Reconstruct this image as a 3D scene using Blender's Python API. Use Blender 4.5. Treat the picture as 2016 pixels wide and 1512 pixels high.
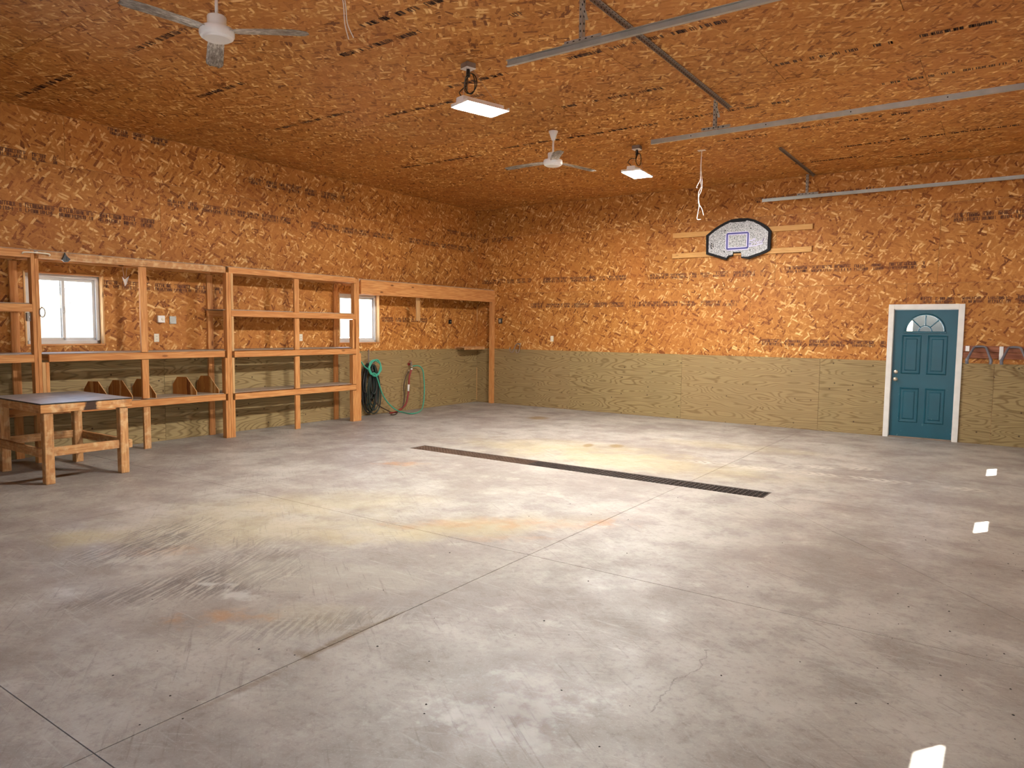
import bpy, bmesh, math, random
import numpy as np
from mathutils import Matrix, Vector
random.seed(7)
for o in list(bpy.data.objects): bpy.data.objects.remove(o)
scene = bpy.context.scene
COL = scene.collection
PI = math.pi

# ------------------------------------------------------------------ camera
CAM = np.array([9.94817, -12.83932, 1.66070]); YAW, PITCH, ROLL, F = -0.6096046, -0.076962, 0.0109696, 1405.495
HC = 4.277            # ceiling height
XR, YB = 10.67, -15.2  # right wall, rear wall
def _rot():
    f = np.array([math.sin(YAW)*math.cos(PITCH), math.cos(YAW)*math.cos(PITCH), math.sin(PITCH)])
    r = np.array([math.cos(YAW), -math.sin(YAW), 0.]); u = np.cross(r, f)
    c, s = math.cos(ROLL), math.sin(ROLL)
    return np.array([c*r+s*u, -s*r+c*u, f])
RC = _rot()
cam = bpy.data.objects.new('camera', bpy.data.cameras.new('camera')); COL.objects.link(cam)
cam.data.sensor_width = 36; cam.data.lens = F/2016*36; cam.data.clip_start = .05; cam.data.clip_end = 400
m = Matrix.Identity(4)
for i in range(3):
    m[i][0], m[i][1], m[i][2], m[i][3] = RC[0][i], RC[1][i], -RC[2][i], CAM[i]
cam.matrix_world = m
scene.camera = cam
def on(x, y, ax, v):   # photo pixel -> point on the plane (axis ax = v)
    d = RC.T @ np.array([(x-1008)/F, -(y-756)/F, 1.]); t = (v-CAM[ax])/d[ax]
    return CAM + t*d
fl = lambda x, y: on(x, y, 2, 0); ce = lambda x, y: on(x, y, 2, HC)
bw = lambda x, y: on(x, y, 1, 0); lw = lambda x, y: on(x, y, 0, 0)

# ------------------------------------------------------------------ light
SUN_DIR = Vector((-0.13, -0.19, -0.33))
world = bpy.data.worlds.new('sky'); scene.world = world; world.use_nodes = True
wn = world.node_tree; wn.nodes.clear()
sky = wn.nodes.new('ShaderNodeTexSky'); sky.sky_type = 'NISHITA'; sky.sun_disc = False
sky.sun_elevation = math.radians(55); sky.sun_rotation = math.atan2(0.13, 0.19)
sky.air_density = 1.0; sky.dust_density = 3.0; sky.ozone_density = 1.0
bg = wn.nodes.new('ShaderNodeBackground'); bg.inputs[1].default_value = 2.2
wo = wn.nodes.new('ShaderNodeOutputWorld')
wn.links.new(sky.outputs[0], bg.inputs[0]); wn.links.new(bg.outputs[0], wo.inputs[0])
sun = bpy.data.objects.new('sun', bpy.data.lights.new('sun', 'SUN')); COL.objects.link(sun)
sun.data.energy = 60; sun.data.angle = math.radians(.53); sun.data.color = (1, .97, .92)
sun.rotation_euler = SUN_DIR.to_track_quat('-Z', 'Y').to_euler(); sun.location = (30, 30, 40)
LAMP = 1200.0
vs = scene.view_settings
vs.view_transform = 'Standard'; vs.look = 'None'; vs.gamma = 1; vs.use_curve_mapping = False
vs.exposure = 0.2

# ------------------------------------------------------------------ helpers
def tag(o, label=None, cat=None, group=None, kind=None):
    if label: o['label'] = label
    if cat: o['category'] = cat
    if group: o['group'] = group
    if kind: o['kind'] = kind
    return o
def empty(name, loc, label=None, cat=None, group=None, kind=None):
    o = bpy.data.objects.new(name, None); COL.objects.link(o); o.location = loc; o.empty_display_size = .1
    return tag(o, label, cat, group, kind)
def root_loc(o):
    v = Vector((0, 0, 0))
    while o is not None: v = v + o.location; o = o.parent
    return v
def mesh(name, verts, faces, mat=None, smooth=False):
    me = bpy.data.meshes.new(name); me.from_pydata([tuple(v) for v in verts], [], faces); me.update()
    if mat: me.materials.append(mat)
    if smooth: me.polygons.foreach_set('use_smooth', [True]*len(me.polygons))
    return me
def link(name, me, parent=None, loc=(0, 0, 0), rot=None, local=False):
    o = bpy.data.objects.new(name, me); COL.objects.link(o)
    loc = Vector(loc)
    if parent is not None:
        o.parent = parent
        if not local: loc = loc - root_loc(parent)
    o.location = loc
    if rot: o.rotation_euler = rot
    return o
def bm_done(bm, mat, name='m', smooth=False):
    bmesh.ops.recalc_face_normals(bm, faces=bm.faces)
    me = bpy.data.meshes.new(name); bm.to_mesh(me); bm.free()
    if mat: me.materials.append(mat)
    if smooth: me.polygons.foreach_set('use_smooth', [True]*len(me.polygons))
    return me
_bc = {}
def box_mesh(dx, dy, dz, mat, bev=.003):
    k = (round(dx, 3), round(dy, 3), round(dz, 3), mat.name, bev)
    if k in _bc: return _bc[k]
    bm = bmesh.new(); bmesh.ops.create_cube(bm, size=1)
    for v in bm.verts: v.co = (v.co.x*dx, v.co.y*dy, v.co.z*dz)
    b = min(bev, .3*min(dx, dy, dz))
    if b > 0: bmesh.ops.bevel(bm, geom=bm.edges[:], offset=b, segments=1, affect='EDGES')
    _bc[k] = bm_done(bm, mat, 'box'); return _bc[k]
def board(name, lo, hi, mat, parent=None, bev=.003, label=None):
    """axis aligned board from lo to hi; local X runs along its length (grain)"""
    lo, hi = Vector([min(a, b) for a, b in zip(lo, hi)]), Vector([max(a, b) for a, b in zip(lo, hi)])
    d = hi-lo; c = (lo+hi)/2; ax = max(range(3), key=lambda i: d[i])
    if ax == 0: me, rot = box_mesh(d.x, d.y, d.z, mat, bev), (0, 0, 0)
    elif ax == 1: me, rot = box_mesh(d.y, d.x, d.z, mat, bev), (0, 0, PI/2)
    else: me, rot = box_mesh(d.z, d.y, d.x, mat, bev), (0, -PI/2, 0)
    o = link(name, me, parent, c, rot)
    if label: o['label'] = label
    return o
def prism(pts, z0, z1, mat=None, name='prism'):
    n = len(pts); V = [(p[0], p[1], z0) for p in pts]+[(p[0], p[1], z1) for p in pts]
    Fc = [tuple(range(n))[::-1], tuple(range(n, 2*n))]+[(i, (i+1) % n, n+(i+1) % n, n+i) for i in range(n)]
    return mesh(name, V, Fc, mat)
def lathe(prof, mat, n=24, name='lathe', smooth=True):
    V, Fc = [], []
    for r, z in prof:
        for k in range(n): a = 2*PI*k/n; V.append((r*math.cos(a), r*math.sin(a), z))
    for i in range(len(prof)-1):
        for k in range(n): Fc.append((i*n+k, i*n+(k+1) % n, (i+1)*n+(k+1) % n, (i+1)*n+k))
    Fc.append(tuple(range(n))[::-1]); Fc.append(tuple(range((len(prof)-1)*n, len(prof)*n)))
    bm = bmesh.new(); me = mesh(name, V, Fc); bm.from_mesh(me)
    me2 = bm_done(bm, mat, name, smooth)
    if smooth:
        try: me2.set_sharp_from_angle(angle=math.radians(40))
        except Exception: pass
    return me2
def spline(pts, per=8, closed=False):
    P = [Vector(p) for p in pts]; out = []; n = len(P)
    rng = range(n) if closed else range(n-1)
    for i in rng:
        if closed: a, b, c, d = P[(i-1) % n], P[i], P[(i+1) % n], P[(i+2) % n]
        else: a, b, c, d = P[max(i-1, 0)], P[i], P[i+1], P[min(i+2, n-1)]
        for k in range(per):
            t = k/per
            out.append(.5*((2*b)+(c-a)*t+(2*a-5*b+4*c-d)*t*t+(3*b-a-3*c+d)*t**3))
    if not closed: out.append(P[-1])
    return out
def tube_mesh(path, r, mat, n=8, closed=False, name='tube'):
    P = [Vector(p) for p in path]; V, Fc = [], []; L = len(P); nrm = None
    for i in range(L):
        t = (P[(i+1) % L]-P[i-1]) if closed else (P[min(i+1, L-1)]-P[max(i-1, 0)])
        t = t.normalized() if t.length > 1e-9 else Vector((0, 0, 1))
        if nrm is None: nrm = t.orthogonal().normalized()
        else:
            nrm = nrm-t*nrm.dot(t); nrm = nrm.normalized() if nrm.length > 1e-6 else t.orthogonal().normalized()
        b = t.cross(nrm)
        for k in range(n):
            a = 2*PI*k/n; V.append(P[i]+r*(math.cos(a)*nrm+math.sin(a)*b))
    for i in range(L if closed else L-1):
        j = (i+1) % L
        for k in range(n): Fc.append((i*n+k, i*n+(k+1) % n, j*n+(k+1) % n, j*n+k))
    if not closed: Fc += [tuple(range(n))[::-1], tuple(range((L-1)*n, L*n))]
    return mesh(name, V, Fc, mat, True)
def grid_panel(cutx, cuty, holes, T, mat, name='panel'):
    """flat panel with rectangular holes; front at z=0, back at z=-T"""
    xs, ys = sorted(set(cutx)), sorted(set(cuty))
    for h in holes:
        xs = sorted(set(xs+[c for c in (h[0], h[1]) if cutx[0] < c < cutx[-1]])); ys = sorted(set(ys+[c for c in (h[2], h[3]) if cuty[0] < c < cuty[-1]]))
    nx, ny = len(xs), len(ys)
    keep = lambda i, j: 0 <= i < nx-1 and 0 <= j < ny-1 and not any(h[0]-1e-6 <= (xs[i]+xs[i+1])/2 <= h[1]+1e-6 and h[2]-1e-6 <= (ys[j]+ys[j+1])/2 <= h[3]+1e-6 for h in holes)
    V = [(x, y, 0) for y in ys for x in xs]+[(x, y, -T) for y in ys for x in xs]; n = nx*ny; Fc = []
    I = lambda i, j: j*nx+i
    for i in range(nx-1):
        for j in range(ny-1):
            if not keep(i, j): continue
            a, b, c, d = I(i, j), I(i+1, j), I(i+1, j+1), I(i, j+1)
            Fc += [(a, b, c, d), (n+d, n+c, n+b, n+a)]
            if not keep(i, j-1): Fc.append((a, n+a, n+b, b))
            if not keep(i+1, j): Fc.append((b, n+b, n+c, c))
            if not keep(i, j+1): Fc.append((c, n+c, n+d, d))
            if not keep(i-1, j): Fc.append((d, n+d, n+a, a))
    used = sorted({k for f in Fc for k in f}); mp = {k: q for q, k in enumerate(used)}
    return mesh(name, [V[k] for k in used], [tuple(mp[k] for k in f) for f in Fc], mat)

# ------------------------------------------------------------------ materials
def lin(r, g, b):
    f = lambda c: (c/255/12.92) if c/255 <= .04045 else ((c/255+.055)/1.055)**2.4
    return (f(r), f(g), f(b), 1)
class NB:
    def __init__(s, name):
        s.mat = bpy.data.materials.new(name); s.mat.use_nodes = True; s.nt = s.mat.node_tree; s.nt.nodes.clear()
        s.out = s.n('ShaderNodeOutputMaterial')
    def n(s, typ, ins=None, **at):
        nd = s.nt.nodes.new(typ)
        for k, v in at.items(): setattr(nd, k, v)
        for k, v in (ins or {}).items():
            if isinstance(v, bpy.types.NodeSocket): s.nt.links.new(v, nd.inputs[k])
            else: nd.inputs[k].default_value = v
        return nd
    def m(s, op, a, b=None, c=None, clamp=False):
        d = {0: a}
        if b is not None: d[1] = b
        if c is not None: d[2] = c
        return s.n('ShaderNodeMath', d, operation=op, use_clamp=clamp).outputs[0]
    def vm(s, op, a, b=None):
        d = {0: a}
        if b is not None: d[1] = b
        return s.n('ShaderNodeVectorMath', d, operation=op).outputs[0]
    def mix(s, f, a, b, blend='MIX'):
        nd = s.n('ShaderNodeMix', data_type='RGBA', blend_type=blend)
        for k, v in ((0, f), (6, a), (7, b)):
            if isinstance(v, bpy.types.NodeSocket): s.nt.links.new(v, nd.inputs[k])
            else: nd.inputs[k].default_value = v
        return nd.outputs[2]
    def ramp(s, f, stops, interp='LINEAR'):
        nd = s.n('ShaderNodeValToRGB', {0: f}); cr = nd.color_ramp; cr.interpolation = interp
        while len(cr.elements) < len(stops): cr.elements.new(.5)
        for e, (p, c) in zip(cr.elements, stops): e.position = p; e.color = c if not isinstance(c, (int, float)) else (c, c, c, 1)
        return nd.outputs[0]
    def noise(s, vec, scale, detail=3, rough=.5, dim='3D', out=0):
        return s.n('ShaderNodeTexNoise', {'Vector': vec, 'Scale': scale, 'Detail': detail, 'Roughness': rough}, noise_dimensions=dim).outputs[out]
    def smooth(s, v, a, b, lo=0., hi=1.):
        return s.n('ShaderNodeMapRange', {0: v, 1: a, 2: b, 3: lo, 4: hi}, interpolation_type='SMOOTHSTEP').outputs[0]
    def pbsdf(s, col, rough=.6, metal=0., bump=None, bstr=.2, bdist=.01, spec=.5, **kw):
        d = {'Base Color': col, 'Roughness': rough, 'Metallic': metal, 'Specular IOR Level': spec}; d.update(kw)
        p = s.n('ShaderNodeBsdfPrincipled', d)
        if bump is not None:
            b = s.n('ShaderNodeBump', {'Strength': bstr, 'Distance': bdist, 'Height': bump}); s.nt.links.new(b.outputs[0], p.inputs['Normal'])
        s.nt.links.new(p.outputs[0], s.out.inputs[0]); return s.mat
    def rndco(s):
        co = s.n('ShaderNodeTexCoord').outputs['Object']; r = s.n('ShaderNodeObjectInfo').outputs['Random']
        off = s.n('ShaderNodeCombineXYZ', {0: s.m('MULTIPLY', r, 37.), 1: s.m('MULTIPLY', r, 91.7), 2: s.m('MULTIPLY', r, 13.)}).outputs[0]
        return s.vm('ADD', co, off), r
def plain(name, c, rough=.5, metal=0., var=.06, spec=.5):
    b = NB(name); co, r = b.rndco()
    nz = b.noise(co, 9, 4)
    col = b.mix(b.m('MULTIPLY', nz, 1., clamp=True), tuple(x*(1-var*2) for x in c[:3])+(1,), tuple(min(1, x*(1+var*2)) for x in c[:3])+(1,))
    return b.pbsdf(col, rough, metal, spec=spec)
def osb(name, tint=(1, 1, 1), density=1.):
    b = NB(name); co, r = b.rndco()
    # broad colour drift
    tone = b.m('ADD', .2, b.m('MULTIPLY', b.noise(co, 14, 5, .65), .5))
    hgt = tone
    wob = b.n('ShaderNodeVectorMath', {0: b.noise(co, 9, 2, .5, out=1), 1: (.5, .5, .5)}, operation='SUBTRACT').outputs[0]
    cow = b.vm('ADD', co, b.n('ShaderNodeVectorMath', {0: wob, 'Scale': .03}, operation='SCALE').outputs[0])
    for i, (ang, sx, sy, th) in enumerate([(.10, 8, 46, .35), (1.25, 8, 34, .52), (-.75, 8, 32, .56), (.4, 6.5, 26, .62), (2.1, 8, 30, .70)]):
        rc = b.n('ShaderNodeVectorRotate', {'Vector': cow, 'Angle': ang}, rotation_type='Z_AXIS').outputs[0]
        v = b.n('ShaderNodeTexVoronoi', {'Vector': b.vm('MULTIPLY', b.vm('ADD', rc, (i*3.7, i*1.3, 0)), (sx, sy, 0)), 'Scale': 1., 'Randomness': 1.}, voronoi_dimensions='2D', distance='CHEBYCHEV')
        sp = b.n('ShaderNodeSeparateColor', {0: v.outputs['Color']})
        mk = b.m('MULTIPLY', b.m('GREATER_THAN', sp.outputs[1], th), b.smooth(v.outputs['Distance'], .52, .36))
        edge = b.smooth(v.outputs['Distance'], .24, .45, 0., .14)
        tv = b.m('SUBTRACT', sp.outputs[0], edge)
        tone = b.m('ADD', b.m('MULTIPLY', tone, b.m('SUBTRACT', 1., mk)), b.m('MULTIPLY', tv, mk))
    tone = b.m('ADD', tone, b.m('MULTIPLY', b.m('SUBTRACT', b.noise(b.vm('MULTIPLY', co, (30, 120, 1)), 1, 3), .5), .22))
    col = b.ramp(tone, [(0., lin(104, 54, 20)), (.06, lin(138, 82, 34)), (.20, lin(166, 106, 46)), (.5, lin(182, 122, 57)), (.76, lin(194, 136, 69)), (1., lin(236, 196, 132))])
    drift = b.noise(co, 1.3, 2)
    col = b.mix(b.smooth(drift, .3, .75, 0., .35), col, lin(168, 100, 44))
    rr = b.smooth(r, 0, 1, .92, 1.06)
    col = b.mix(1., col, b.n('ShaderNodeCombineColor', {0: b.m('MULTIPLY', rr, tint[0]), 1: b.m('MULTIPLY', rr, tint[1]), 2: b.m('MULTIPLY', rr, tint[2])}).outputs[0], 'MULTIPLY')
    return b.pbsdf(col, .62, bump=b.noise(b.vm('MULTIPLY', co, (22, 60, 1)), 1, 2), bstr=.3, bdist=.003, spec=.3)
def plywood(name, base, line, amp=1.):
    b = NB(name); co, r = b.rndco()
    st = b.vm('MULTIPLY', co, (.55, 3.3, 1.))
    nz = b.noise(st, 1.5, 1.3, .4)
    ring = b.m('ABSOLUTE', b.m('SUBTRACT', b.m('FRACT', b.m('MULTIPLY', nz, 21.)), .5))
    ln = b.smooth(ring, .02, .26, 1., 0.)
    fine = b.noise(b.vm('MULTIPLY', co, (2.5, 110, 1)), 1, 3)
    col = b.mix(b.m('MULTIPLY', ln, .8*amp), base, line)
    col = b.mix(b.smooth(fine, .35, .75, 0., .35), col, line)
    col = b.mix(b.smooth(b.noise(co, 1.1, 3), .4, .75, 0., .45), col, tuple(x*.72 for x in base[:3])+(1,))
    kn = b.n('ShaderNodeTexVoronoi', {'Vector': b.vm('MULTIPLY', co, (1, 1, 0)), 'Scale': 3.4}, voronoi_dimensions='2D')
    kd = b.m('MULTIPLY', b.smooth(kn.outputs['Distance'], .025, .055, 1., 0.), b.m('GREATER_THAN', b.n('ShaderNodeSeparateColor', {0: kn.outputs['Color']}).outputs[0], .55))
    col = b.mix(b.m('MULTIPLY', kd, .85), col, lin(50, 32, 18))
    col = b.mix(b.smooth(r, 0., 1., 0., .22), col, lin(150, 118, 84))
    return b.pbsdf(col, .6, bump=b.m('SUBTRACT', 1., ln), bstr=.12, bdist=.004, spec=.35)
def lumber(name, c1, c2, dirt=0., burn=False):
    b = NB(name); co, r = b.rndco()
    st = b.vm('MULTIPLY', co, (1.1, 17, 17))
    nz = b.noise(st, 1., 3, .5)
    g = b.m('ABSOLUTE', b.m('SUBTRACT', b.m('FRACT', b.m('MULTIPLY', nz, 6.)), .5))
    col = b.mix(b.smooth(g, .05, .5, .75, .1), c1, c2)
    col = b.mix(b.smooth(b.noise(b.vm('MULTIPLY', co, (5, 90, 90)), 1, 3), .4, .7, 0., .35), col, c2)
    kn = b.n('ShaderNodeTexVoronoi', {'Vector': b.vm('MULTIPLY', co, (2.6, 7., 7.)), 'Scale': 1.}, voronoi_dimensions='3D')
    kd = b.m('MULTIPLY', b.smooth(kn.outputs['Distance'], .06, .15, 1., 0.), b.m('GREATER_THAN', b.n('ShaderNodeSeparateColor', {0: kn.outputs['Color']}).outputs[0], .45))
    col = b.mix(b.m('MULTIPLY', kd, .8), col, lin(84, 44, 20))
    col = b.mix(b.smooth(r, 0, 1, 0., .3), col, c2)
    if dirt:
        col = b.mix(b.smooth(b.noise(co, 12, 4, .6), .45, .7, 0., dirt), col, lin(226, 196, 150))
        col = b.mix(b.smooth(b.noise(b.vm('ADD', co, (5, 5, 5)), 7, 4, .6), .55, .75, 0., dirt), col, lin(92, 62, 38))
    if burn:
        lc = b.n('ShaderNodeTexCoord').outputs['Object']
        sx = b.n('ShaderNodeSeparateXYZ', {0: lc}).outputs[0]
        d = b.m('ABSOLUTE', b.m('ADD', b.m('SUBTRACT', sx, .03), b.m('MULTIPLY', b.m('SUBTRACT', b.noise(lc, 14, 4), .5), .16)))
        col = b.mix(b.smooth(d, .05, .09, .92, 0.), col, lin(34, 30, 30))
    return b.pbsdf(col, .6, bump=nz, bstr=.12, bdist=.004, spec=.3)

M = {}
M['osb'] = osb('osb_board')
M['osb_dark'] = osb('osb_offcut', (.72, .66, .62))
M['ply'] = plywood('treated_plywood', lin(158, 137, 94), lin(112, 89, 53))
M['ply_shelf'] = plywood('dusty_shelf_plywood', lin(168, 152, 134), lin(140, 124, 106), .35)
M['lumber'] = lumber('fir_lumber', lin(214, 158, 98), lin(178, 114, 60))
M['lumber_old'] = lumber('worn_lumber', lin(212, 164, 108), lin(166, 112, 66), .5)
M['lumber_burn'] = lumber('scorched_lumber', lin(214, 164, 104), lin(170, 108, 56), .6, True)
M['lumber_dark'] = lumber('dark_brown_lumber', lin(164, 106, 76), lin(122, 72, 50))  # darker reddish-brown lumber for the rail boards
M['lumber_pale'] = lumber('pale_lumber', lin(214, 176, 124), lin(188, 142, 90))
M['batten'] = lumber('batten_lumber', lin(216, 170, 104), lin(194, 144, 82))
M['white'] = plain('white_paint', lin(232, 230, 226), .4, 0, .02)
M['white_dirty'] = plain('scuffed_white_paint', lin(222, 220, 214), .5, 0, .07)
M['vinyl'] = plain('window_vinyl', lin(200, 198, 194), .45, 0, .05)
M['galv'] = plain('galvanized_steel', lin(176, 178, 172), .42, .75, .12)
M['galv_dull'] = plain('dull_galvanized_steel', lin(162, 156, 146), .5, .35, .14)
M['steel_brown'] = plain('tarnished_steel', lin(136, 118, 104), .55, .25, .12)
M['black'] = plain('black_plastic', lin(26, 26, 28), .45)
M['rubber'] = plain('black_rubber', lin(30, 30, 29), .5)
M['hose_dark'] = plain('dark_green_rubber', lin(34, 44, 38), .45)
M['hose_teal'] = plain('teal_vinyl', lin(64, 158, 132), .35)
M['hose_brown'] = plain('brown_rubber', lin(62, 42, 32), .5)
M['red'] = plain('dark_red_rubber', lin(132, 38, 34), .45)
M['ink'] = plain('stamp_ink', lin(46, 24, 22), .8, 0, .1)
M['ink_wall'] = plain('stamp_ink_faded', lin(92, 52, 32), .8, 0, .2)
M['nickel'] = plain('satin_nickel', lin(196, 186, 168), .3, .9)
M['plate'] = plain('ivory_plastic', lin(226, 220, 200), .4, 0, .02)
M['cord'] = plain('white_cable', lin(226, 216, 206), .5, 0, .03)
M['iron'] = plain('rusty_iron', lin(70, 60, 54), .7, .2, .3)
M['iron_rust'] = plain('dirt_caked_iron', lin(98, 77, 62), .85, .1, .3)
M['pit'] = plain('dark_channel', lin(30, 27, 25), .9)
M['hook'] = plain('grey_powder_coat', lin(118, 118, 126), .45, .3)
M['bark'] = plain('grey_bark', lin(96, 88, 82), .9, 0, .2)
M['snow'] = plain('pale_ground', lin(206, 204, 200), .9, 0, .05)
M['siding'] = plain('grey_siding', lin(17, 18, 20), .9, spec=.02)
M['trim_black'] = plain('black_rim', lin(18, 18, 22), .6, spec=.2)
M['blue_line'] = plain('blue_print', lin(44, 42, 130), .5)
M['lilac'] = plain('lilac_print', lin(196, 194, 224), .5)
M['sheath'] = plain('wall_sheathing', lin(150, 110, 70), .8)
M['door_white'] = plain('overhead_door_white', lin(214, 212, 206), .5)
M['dirt'] = plain('dirt_crumb', lin(34, 28, 24), .9)
def mk_door():
    b = NB('teal_door_paint'); co = b.n('ShaderNodeTexCoord').outputs['Object']
    z = b.n('ShaderNodeSeparateXYZ', {0: co}).outputs[2]
    col = b.mix(b.noise(co, 3, 3), lin(4, 66, 80), lin(8, 84, 102))
    sc = b.m('MULTIPLY', b.smooth(b.noise(b.vm('MULTIPLY', co, (1, 1, 1.)), 26, 5, .6), .66, .74), b.smooth(z, 1.1, .2))
    col = b.mix(b.m('MULTIPLY', sc, .5), col, lin(150, 176, 178))
    return b.pbsdf(col, .38, spec=.5)
M['teal'] = mk_door()
def mk_granite():
    b = NB('speckled_grey_board'); co = b.n('ShaderNodeTexCoord').outputs['Object']
    col = b.ramp(b.noise(co, 75, 2, .8), [(.36, lin(58, 60, 64)), (.47, lin(150, 152, 154)), (.58, lin(196, 198, 200)), (.7, lin(226, 226, 228))])
    return b.pbsdf(col, .45)
M['granite'] = mk_granite()
def mk_blade():
    b = NB('dusty_fan_blade'); co = b.n('ShaderNodeTexCoord').outputs['Object']
    x = b.n('ShaderNodeSeparateXYZ', {0: co}).outputs[0]
    nz = b.m('ADD', b.noise(b.vm('MULTIPLY', co, (14, 60, 60)), 1, 5, .7), b.smooth(x, .1, .7, -.06, .12))
    col = b.ramp(nz, [(.36, lin(214, 208, 198)), (.52, lin(150, 142, 132)), (.72, lin(84, 72, 62))])
    return b.pbsdf(col, .55)
M['blade'] = mk_blade()
def mk_top():
    b = NB('grey_sheet_top'); co, r = b.rndco()
    col = b.ramp(b.noise(co, 5, 5, .65), [(.3, lin(120, 116, 116)), (.5, lin(152, 148, 146)), (.7, lin(176, 170, 164))])
    return b.pbsdf(col, .45)
M['sheet'] = mk_top()
def mk_glass():
    b = NB('window_glass')
    t = b.n('ShaderNodeBsdfTransparent', {0: (.96, .97, .96, 1)}); g = b.n('ShaderNodeBsdfGlossy', {0: (1, 1, 1, 1), 1: .02})
    mx = b.n('ShaderNodeMixShader', {0: .06, 1: t.outputs[0], 2: g.outputs[0]}); b.nt.links.new(mx.outputs[0], b.out.inputs[0]); return b.mat
M['glass'] = mk_glass()
def mk_led():
    b = NB('led_panel'); e = b.n('ShaderNodeEmission', {0: (1., .965, .915, 1), 1: LAMP}); b.nt.links.new(e.outputs[0], b.out.inputs[0]); return b.mat
M['led'] = mk_led()
def mk_concrete():
    b = NB('stained_concrete'); pos = b.n('ShaderNodeNewGeometry').outputs['Position']
    NZ = {}
    def shn(k, d=4):
        if k not in NZ: NZ[k] = b.noise(pos, k, d, .6)
        return NZ[k]
    def ell(px, rx, ry, ang=0., soft=.5, nz=.35, nsc=2.5):
        c = fl(*px)
        q = b.vm('SUBTRACT', pos, (c[0], c[1], 0))
        q = b.n('ShaderNodeVectorRotate', {'Vector': q, 'Angle': -ang}, rotation_type='Z_AXIS').outputs[0]
        q = b.vm('MULTIPLY', q, (1/rx, 1/ry, 0))
        d = b.n('ShaderNodeVectorMath', {0: q}, operation='LENGTH').outputs['Value']
        if nz: d = b.m('ADD', d, b.m('MULTIPLY', b.m('SUBTRACT', shn(nsc), .5), nz*4))
        return b.smooth(d, 1., 1.-soft)
    n1 = b.noise(pos, .7, 6, .65); n2 = b.noise(b.vm('ADD', pos, (9, 3, 0)), 2.2, 6, .68); n3 = b.noise(pos, 24, 4, .7)
    col = b.mix(b.smooth(n1, .36, .64), lin(164, 152, 142), lin(198, 190, 178))
    col = b.mix(b.smooth(n2, .46, .66, 0., .7), col, lin(154, 141, 131))
    col = b.mix(b.smooth(n2, .45, .32, 0., .75), col, lin(206, 199, 188))
    col = b.mix(b.smooth(n3, .48, .75, 0., .5), col, lin(126, 114, 106))
    # fine pale scuffs
    s1 = b.noise(b.n('ShaderNodeVectorRotate', {'Vector': b.vm('MULTIPLY', pos, (1, 1, 0)), 'Angle': .5}, rotation_type='Z_AXIS').outputs[0], 1, 2)
    scf = b.noise(b.vm('MULTIPLY', b.n('ShaderNodeVectorRotate', {'Vector': pos, 'Angle': .85}, rotation_type='Z_AXIS').outputs[0], (3, 26, 1)), 1, 6, .7)
    col = b.mix(b.m('MULTIPLY', b.smooth(scf, .56, .72), b.smooth(n1, .35, .62, 0., .5)), col, lin(208, 202, 194))
    # yellow silt beyond the drain and left foreground
    yl = lin(208, 190, 140)
    for px, rx, ry, a, k in [((1250, 910), 2.6, .9, .1, .55), ((1100, 880), 2.2, .9, .3, .45), ((500, 1040), 2.0, .8, .7, .4), ((900, 1040), 1.6, .45, .9, .5), ((180, 1060), .55, .3, .6, .6), ((620, 990), 1.6, .6, .8, .4), ((1450, 880), 1.6, .5, .1, .4), ((640, 1215), .5, .3, .6, .3)]:
        col = b.mix(b.m('MULTIPLY', ell(px, rx, ry, a, .9), k*.9), col, yl)
    orange = lin(196, 140, 84)
    for px, rx, ry, a, k in [((795, 913), .42, .10, .6, .8), ((440, 1213), .32, .10, .75, .75), ((1190, 1028), .35, .08, 1.2, .6), ((930, 1030), .9, .14, .75, .5), ((310, 1085), .4, .1, .75, .5), ((1100, 1035), .7, .1, .7, .4), ((980, 1060), .5, .08, .7, .35)]:
        col = b.mix(b.m('MULTIPLY', ell(px, rx, ry*1.5, a, 1., .8, 6), k*.8), col, orange)
    # grey streaked wear patch (direction taken from the floor marks)
    A, B = fl(185, 1083), fl(327, 1027); ang = math.atan2(B[1]-A[1], B[0]-A[0])
    rp = b.n('ShaderNodeVectorRotate', {'Vector': pos, 'Angle': -ang}, rotation_type='Z_AXIS').outputs[0]
    stn = b.noise(b.vm('MULTIPLY', rp, (3.2, 40, 1)), 1, 5, .7)
    STK = [((300, 1068), .8, .5, ang, .8), ((390, 1150), .9, .32, ang-.9, .75), ((640, 1225), .7, .2, ang-1.0, .45), ((480, 1110), .9, .5, ang, .5)]
    if True:
        rp = b.vm('ADD', rp, b.n('ShaderNodeVectorMath', {0: b.noise(pos, 4, 3, .6, out=1), 'Scale': .07}, operation='SCALE').outputs[0]); stn = b.noise(b.vm('MULTIPLY', rp, (3.2, 40, 1)), 1, 5, .7)
    for px, rx, ry, a, k in STK:
        mk = ell(px, rx, ry, a, .6)
        col = b.mix(b.m('MULTIPLY', b.m('MULTIPLY', b.smooth(stn, .45, .56), mk), k), col, lin(112, 104, 98))
        col = b.mix(b.m('MULTIPLY', b.m('MULTIPLY', b.smooth(stn, .47, .36), mk), k*.8), col, lin(206, 198, 184))
    col = b.mix(b.m('MULTIPLY', ell((640, 1135), .75, .38, .4, .3, .2), .5), col, lin(190, 182, 166))
    for px, rx, ry, a in [((478, 1172), .16, .1, .4), ((460, 1368), .07, .04, .6), ((420, 1150), .12, .05, .6), ((1000, 1400), .5, .16, .7), ((980, 1440), .35, .12, .2)]:
        col = b.mix(b.m('MULTIPLY', ell(px, rx, ry, a, .9, .9, 9), .65), col, lin(218, 214, 206))
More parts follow.
